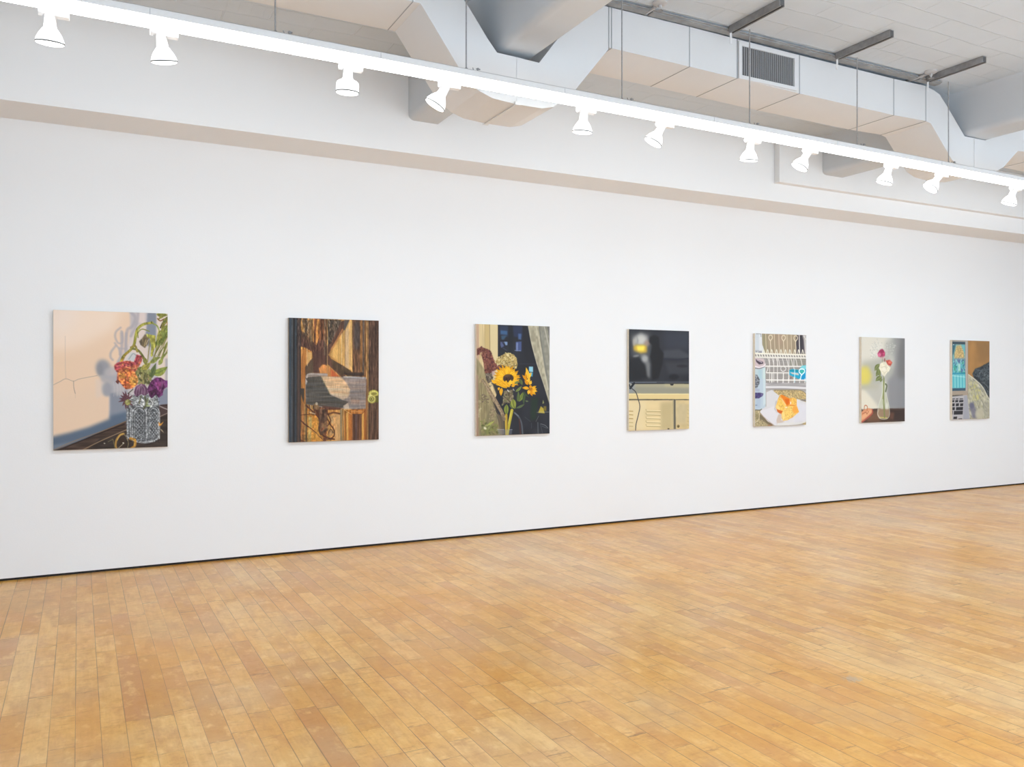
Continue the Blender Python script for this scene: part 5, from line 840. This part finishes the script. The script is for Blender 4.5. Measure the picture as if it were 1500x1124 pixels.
# ---- spotlights
def lampset(kind):
    """meshes in local space: origin at the underside of the track, lamp axis from the pivot"""
    S = {}
    b = bmesh.new(); box(b, -.012, .052, -.019, .019, -.052, -.004, bev=.004); box(b, .0, .04, -.014, .014, -.012, .0, bev=.002); S['track_adapter'] = (b, M['socket'])
    b = bmesh.new(); tube(b, (-.066, 0, -.034), (-.012, 0, -.034), .012, seg=20); tube(b, (-.078, 0, -.034), (-.062, 0, -.034), .019, seg=20); S['pivot_knob'] = (b, M['socket'])
    b = bmesh.new()
    lathe(b, [(0, -.004), (.021, -.004), (.025, -.01), (.027, -.05), (.029, -.062), (0, -.062)], 28); S['lamp_holder'] = (b, M['socket'])
    b = bmesh.new()
    if kind == 'cone': lathe(b, [(.026, -.058), (.028, -.066), (.036, -.076), (.05, -.096), (.058, -.114), (.0615, -.126), (.0615, -.131), (0, -.131)], 40)
    else: lathe(b, [(.027, -.058), (.034, -.068), (.05, -.074), (.059, -.082), (.062, -.094), (.062, -.126), (.058, -.131), (0, -.131)], 40)
    S['reflector_bulb'] = (b, M['lamp'])
    b = bmesh.new(); lathe(b, [(.0600, -.1305), (.0632, -.1305), (.0632, -.1362), (.0600, -.1362), (.0600, -.1305)], 40); S['lens_rim'] = (b, M['rim'])
    b = bmesh.new(); lathe(b, [(.0598, -.1325), (.0598, -.1395), (.052, -.143), (.03, -.147), (0, -.149)], 40); S['lens'] = (b, M['lens'])
    return {k: obj(k, v[0], v[1], smooth=35) for k, v in S.items()}
SETS = {}
ld = {}
def spot_data(w, size, blend=.9):
    k = (w, size)
    if k not in ld:
        l = bpy.data.lights.new('spot_beam', 'SPOT'); l.energy = w; l.spot_size = math.radians(size); l.spot_blend = blend; l.shadow_soft_size = .045; l.color = LCOL; ld[k] = l
    return ld[k]
# x, kind, turn of the lamp about the vertical (towards which it leans), lean from straight down
SP = [(-.09, 'cone', 95, 12, 'leftmost cone spotlight, above the left half of the vase painting'),
      (.392, 'cone', 60, 16, 'second spotlight from the left, above the right edge of the vase painting'),
      (1.346, 'drum', 90, 8, 'spotlight with a squat drum-shaped lamp, the only one of its kind'),
      (1.935, 'cone', 150, 32, 'cone spotlight tilted left right in front of the left duct dip'),
      (2.877, 'cone', 90, 10, 'cone spotlight pointing straight down above the gap between the third and fourth paintings'),
      (3.50, 'cone', 146, 30, 'cone spotlight tilted left, sixth from the left'),
      (4.278, 'cone', 80, 14, 'cone spotlight pointing down below the vent grille'),
      (4.845, 'cone', 146, 30, 'cone spotlight tilted left, eighth from the left'),
      (5.73, 'cone', 120, 18, 'cone spotlight leaning only slightly left, third from the right'),
      (6.345, 'cone', 150, 38, 'cone spotlight tilted sharply left, second from the right'),
      (7.345, 'cone', 110, 20, 'cone spotlight at the right edge of the view')]
def place_spot(x, kind, az, lean, label):
    r = thing('track_spotlight', label, 'spotlight', (x, 4.5, tz(x)-.0045), 'spotlights under the linear light')
    if kind not in SETS: SETS[kind] = lampset(kind); parts = list(SETS[kind].values())
    else:
        parts = []
        for o in SETS[kind].values():
            k = o.copy(); COL.objects.link(k); parts.append(k)
    a = math.radians(az); ln = math.radians(lean)
    d = Vector((math.cos(a)*math.sin(ln), math.sin(a)*math.sin(ln), -math.cos(ln)))
    q = (-d).to_track_quat('Z', 'Y'); piv = Vector((-.028, 0, -.034))
    bulb = [o for o in parts if o.name.startswith('reflector_bulb')][0]
    for o in parts:
        o.parent = r
        nm = o.name.split('.')[0]
        if nm in ('lens_rim', 'lens'): o.parent = bulb; continue
        if nm in ('lamp_holder', 'reflector_bulb'):
            o.rotation_mode = 'QUATERNION'; o.rotation_quaternion = q; o.location = piv
        else: o.location = (0, 0, 0)
    return r, piv+d*.155
for (x, kind, az, lean, label) in SP:
    r, lp = place_spot(x, kind, az, lean, label)
    l = bpy.data.objects.new('spot_beam', spot_data(SPOT_W, 165)); COL.objects.link(l); l.parent = r; l.location = lp
    # the lamps wash the hanging wall: aim at picture height
    tgt = Vector((x-.15, WY, 1.35)); src = Vector(r.location)+lp
    l.rotation_euler = (tgt-src).to_track_quat('-Z', 'Y').to_euler()
for x in (8.1, 9.0, 10.0):  # unseen beams without lamp bodies, added to brighten the wall's right end
    l = bpy.data.objects.new('spot_beam', spot_data(SPOT_W, 165)); COL.objects.link(l); l.location = (x, 4.5, tz(x)-.14); l.rotation_euler = (Vector((x-.15, WY, 1.35))-l.location).to_track_quat('-Z', 'Y').to_euler()
# ---- unseen fill lights, added over the rest of the room
def area(name, sx, sy, e, col, loc, rot):
    L = bpy.data.lights.new(name, 'AREA'); L.shape = 'RECTANGLE'; L.size = sx; L.size_y = sy; L.energy = e; L.color = col
    o = bpy.data.objects.new(name, L); COL.objects.link(o); o.location = loc; o.rotation_euler = rot
for y, e, up in FILL_ROWS:      # added fill rows, one face down to the floor, one up to the ceiling
    area('fill_row', 19, .12, e, LCOL, (6.5, y, 3.2), (0, 0, 0))
    area('fill_row_up', 19, .2, up, UPCOL, (6.5, y, 3.27), (math.pi, 0, 0))
# soft fill added along the windowless wall behind the viewer
for i in range(6): area('front_fill', 2.2, 2.3, FRONT_FILL/6, FRONT_FILL_COL, (-2+i*3.2, Y0+.03, 2.15), (math.radians(90), 0, 0))
# ---- paintings
def painting(x0, x1, img, label, edge):
    z0, z1, t = 0.918, 1.937, .032; yf = WY-t; w = x1-x0
    r = thing('painting', label, 'painting', ((x0+x1)/2, WY-.0015, z0), 'unframed canvases hung in a row')
    ox, oz = (x0+x1)/2, z0
    b = bmesh.new(); box(b, x0-ox, x1-ox, -t+.0004, 0, z0-oz, z1-oz, bev=.0015); obj('canvas_edge', b, edge, r)
    H, W = img.shape[:2]
    xs = np.linspace(x0-ox+.0008, x1-ox-.0008, W); zs = np.linspace(z1-oz-.0008, z0-oz+.0008, H)
    Xg, Zg = np.meshgrid(xs, zs); co = np.stack([Xg, np.full_like(Xg, -t), Zg], -1).reshape(-1, 3)
    i = np.arange((H-1)*W).reshape(H-1, W)[:, :-1].ravel(); q = np.stack([i, i+W, i+W+1, i+1], 1)
    me = bpy.data.meshes.new('painted_face'); me.vertices.add(len(co)); me.vertices.foreach_set('co', co.astype(np.float32).ravel())
    me.loops.add(q.size); me.loops.foreach_set('vertex_index', q.astype(np.int32).ravel()); me.polygons.add(len(q)); me.polygons.foreach_set('loop_start', np.arange(0, q.size, 4, dtype=np.int32)); me.update(calc_edges=True)
    a = me.color_attributes.new('paint', 'FLOAT_COLOR', 'POINT'); lin = np.where(img <= .04045, img/12.92, ((img+.055)/1.055)**2.4).reshape(-1, 3)*PAINT_GAIN
    a.data.foreach_set('color', np.hstack([lin, np.ones((len(lin), 1))]).astype(np.float32).ravel())
    me.materials.append(M['paint']); o = bpy.data.objects.new('painted_face', me); COL.objects.link(o); o.parent = r
    return r
m = bpy.data.materials.new('oil_paint'); m.use_nodes = True; nt = m.node_tree; B = nt.nodes['Principled BSDF']; at = nt.nodes.new('ShaderNodeAttribute'); at.attribute_name = 'paint'
nt.links.new(at.outputs['Color'], B.inputs['Base Color']); B.inputs['Roughness'].default_value = .55; B.inputs['Specular IOR Level'].default_value = .2
n = nt.nodes.new('ShaderNodeTexNoise'); n.inputs['Scale'].default_value = 260; tcn = nt.nodes.new('ShaderNodeTexCoord'); nt.links.new(tcn.outputs['Object'], n.inputs['Vector']); bp = nt.nodes.new('ShaderNodeBump'); bp.inputs['Strength'].default_value = .1; bp.inputs['Distance'].default_value = .002
nt.links.new(n.outputs['Fac'], bp.inputs['Height']); nt.links.new(bp.outputs[0], B.inputs['Normal']); M['paint'] = m
PX = [(-.162, .606), (1.521, 2.286), (3.206, 3.975), (4.889, 5.652), (6.563, 7.332), (8.235, 9.0), (9.901, 10.663)]
PA = [(paint_vase_on_sill, 'unframed painting of dried flowers in a cut glass tumbler on a dark sill', M['linen']),
      (paint_wooden_door, 'unframed painting of a brown wooden door with brass knob and tree shadow', M['linen_dark']),
      (paint_sunflowers, 'unframed painting of yellow sunflowers before a dark window and pale curtain', M['linen']),
      (paint_television, 'unframed painting of a black television above cream metal cabinet doors', M['linen']),
      (paint_dish_rack, 'unframed painting of a white dish rack, a can and torn orange fruit on a plate', M['linen']),
      (paint_bud_vase, 'unframed painting of pink and white blooms in a clear glass bud vase', M['linen']),
      (paint_laptop_bed, 'unframed painting of a laptop beside patterned bedding and dark pillow', M['linen'])]
for (a, c), (fn, lab, ed) in zip(PX, PA): painting(a, c, fn(), lab, ed)
# ---- camera and world
cd = bpy.data.cameras.new('camera'); cam = bpy.data.objects.new('camera', cd); COL.objects.link(cam); SC.camera = cam
cd.sensor_width = 36; cd.lens = 1225/1500*36; cd.sensor_fit = 'HORIZONTAL'; cd.shift_y = -6/1500; cd.clip_start = .05
cam.location = (0, 0, EYE); cam.rotation_euler = (math.radians(90), 0, -math.atan(635/1225))
w = bpy.data.worlds.new('world'); SC.world = w; w.use_nodes = True; w.node_tree.nodes['Background'].inputs[0].default_value = (.8, .85, 1, 1); w.node_tree.nodes['Background'].inputs[1].default_value = .3
vs = SC.view_settings; vs.view_transform = 'Standard'; vs.look = 'None'; vs.exposure = EXPOSURE; vs.gamma = 1; vs.use_curve_mapping = False
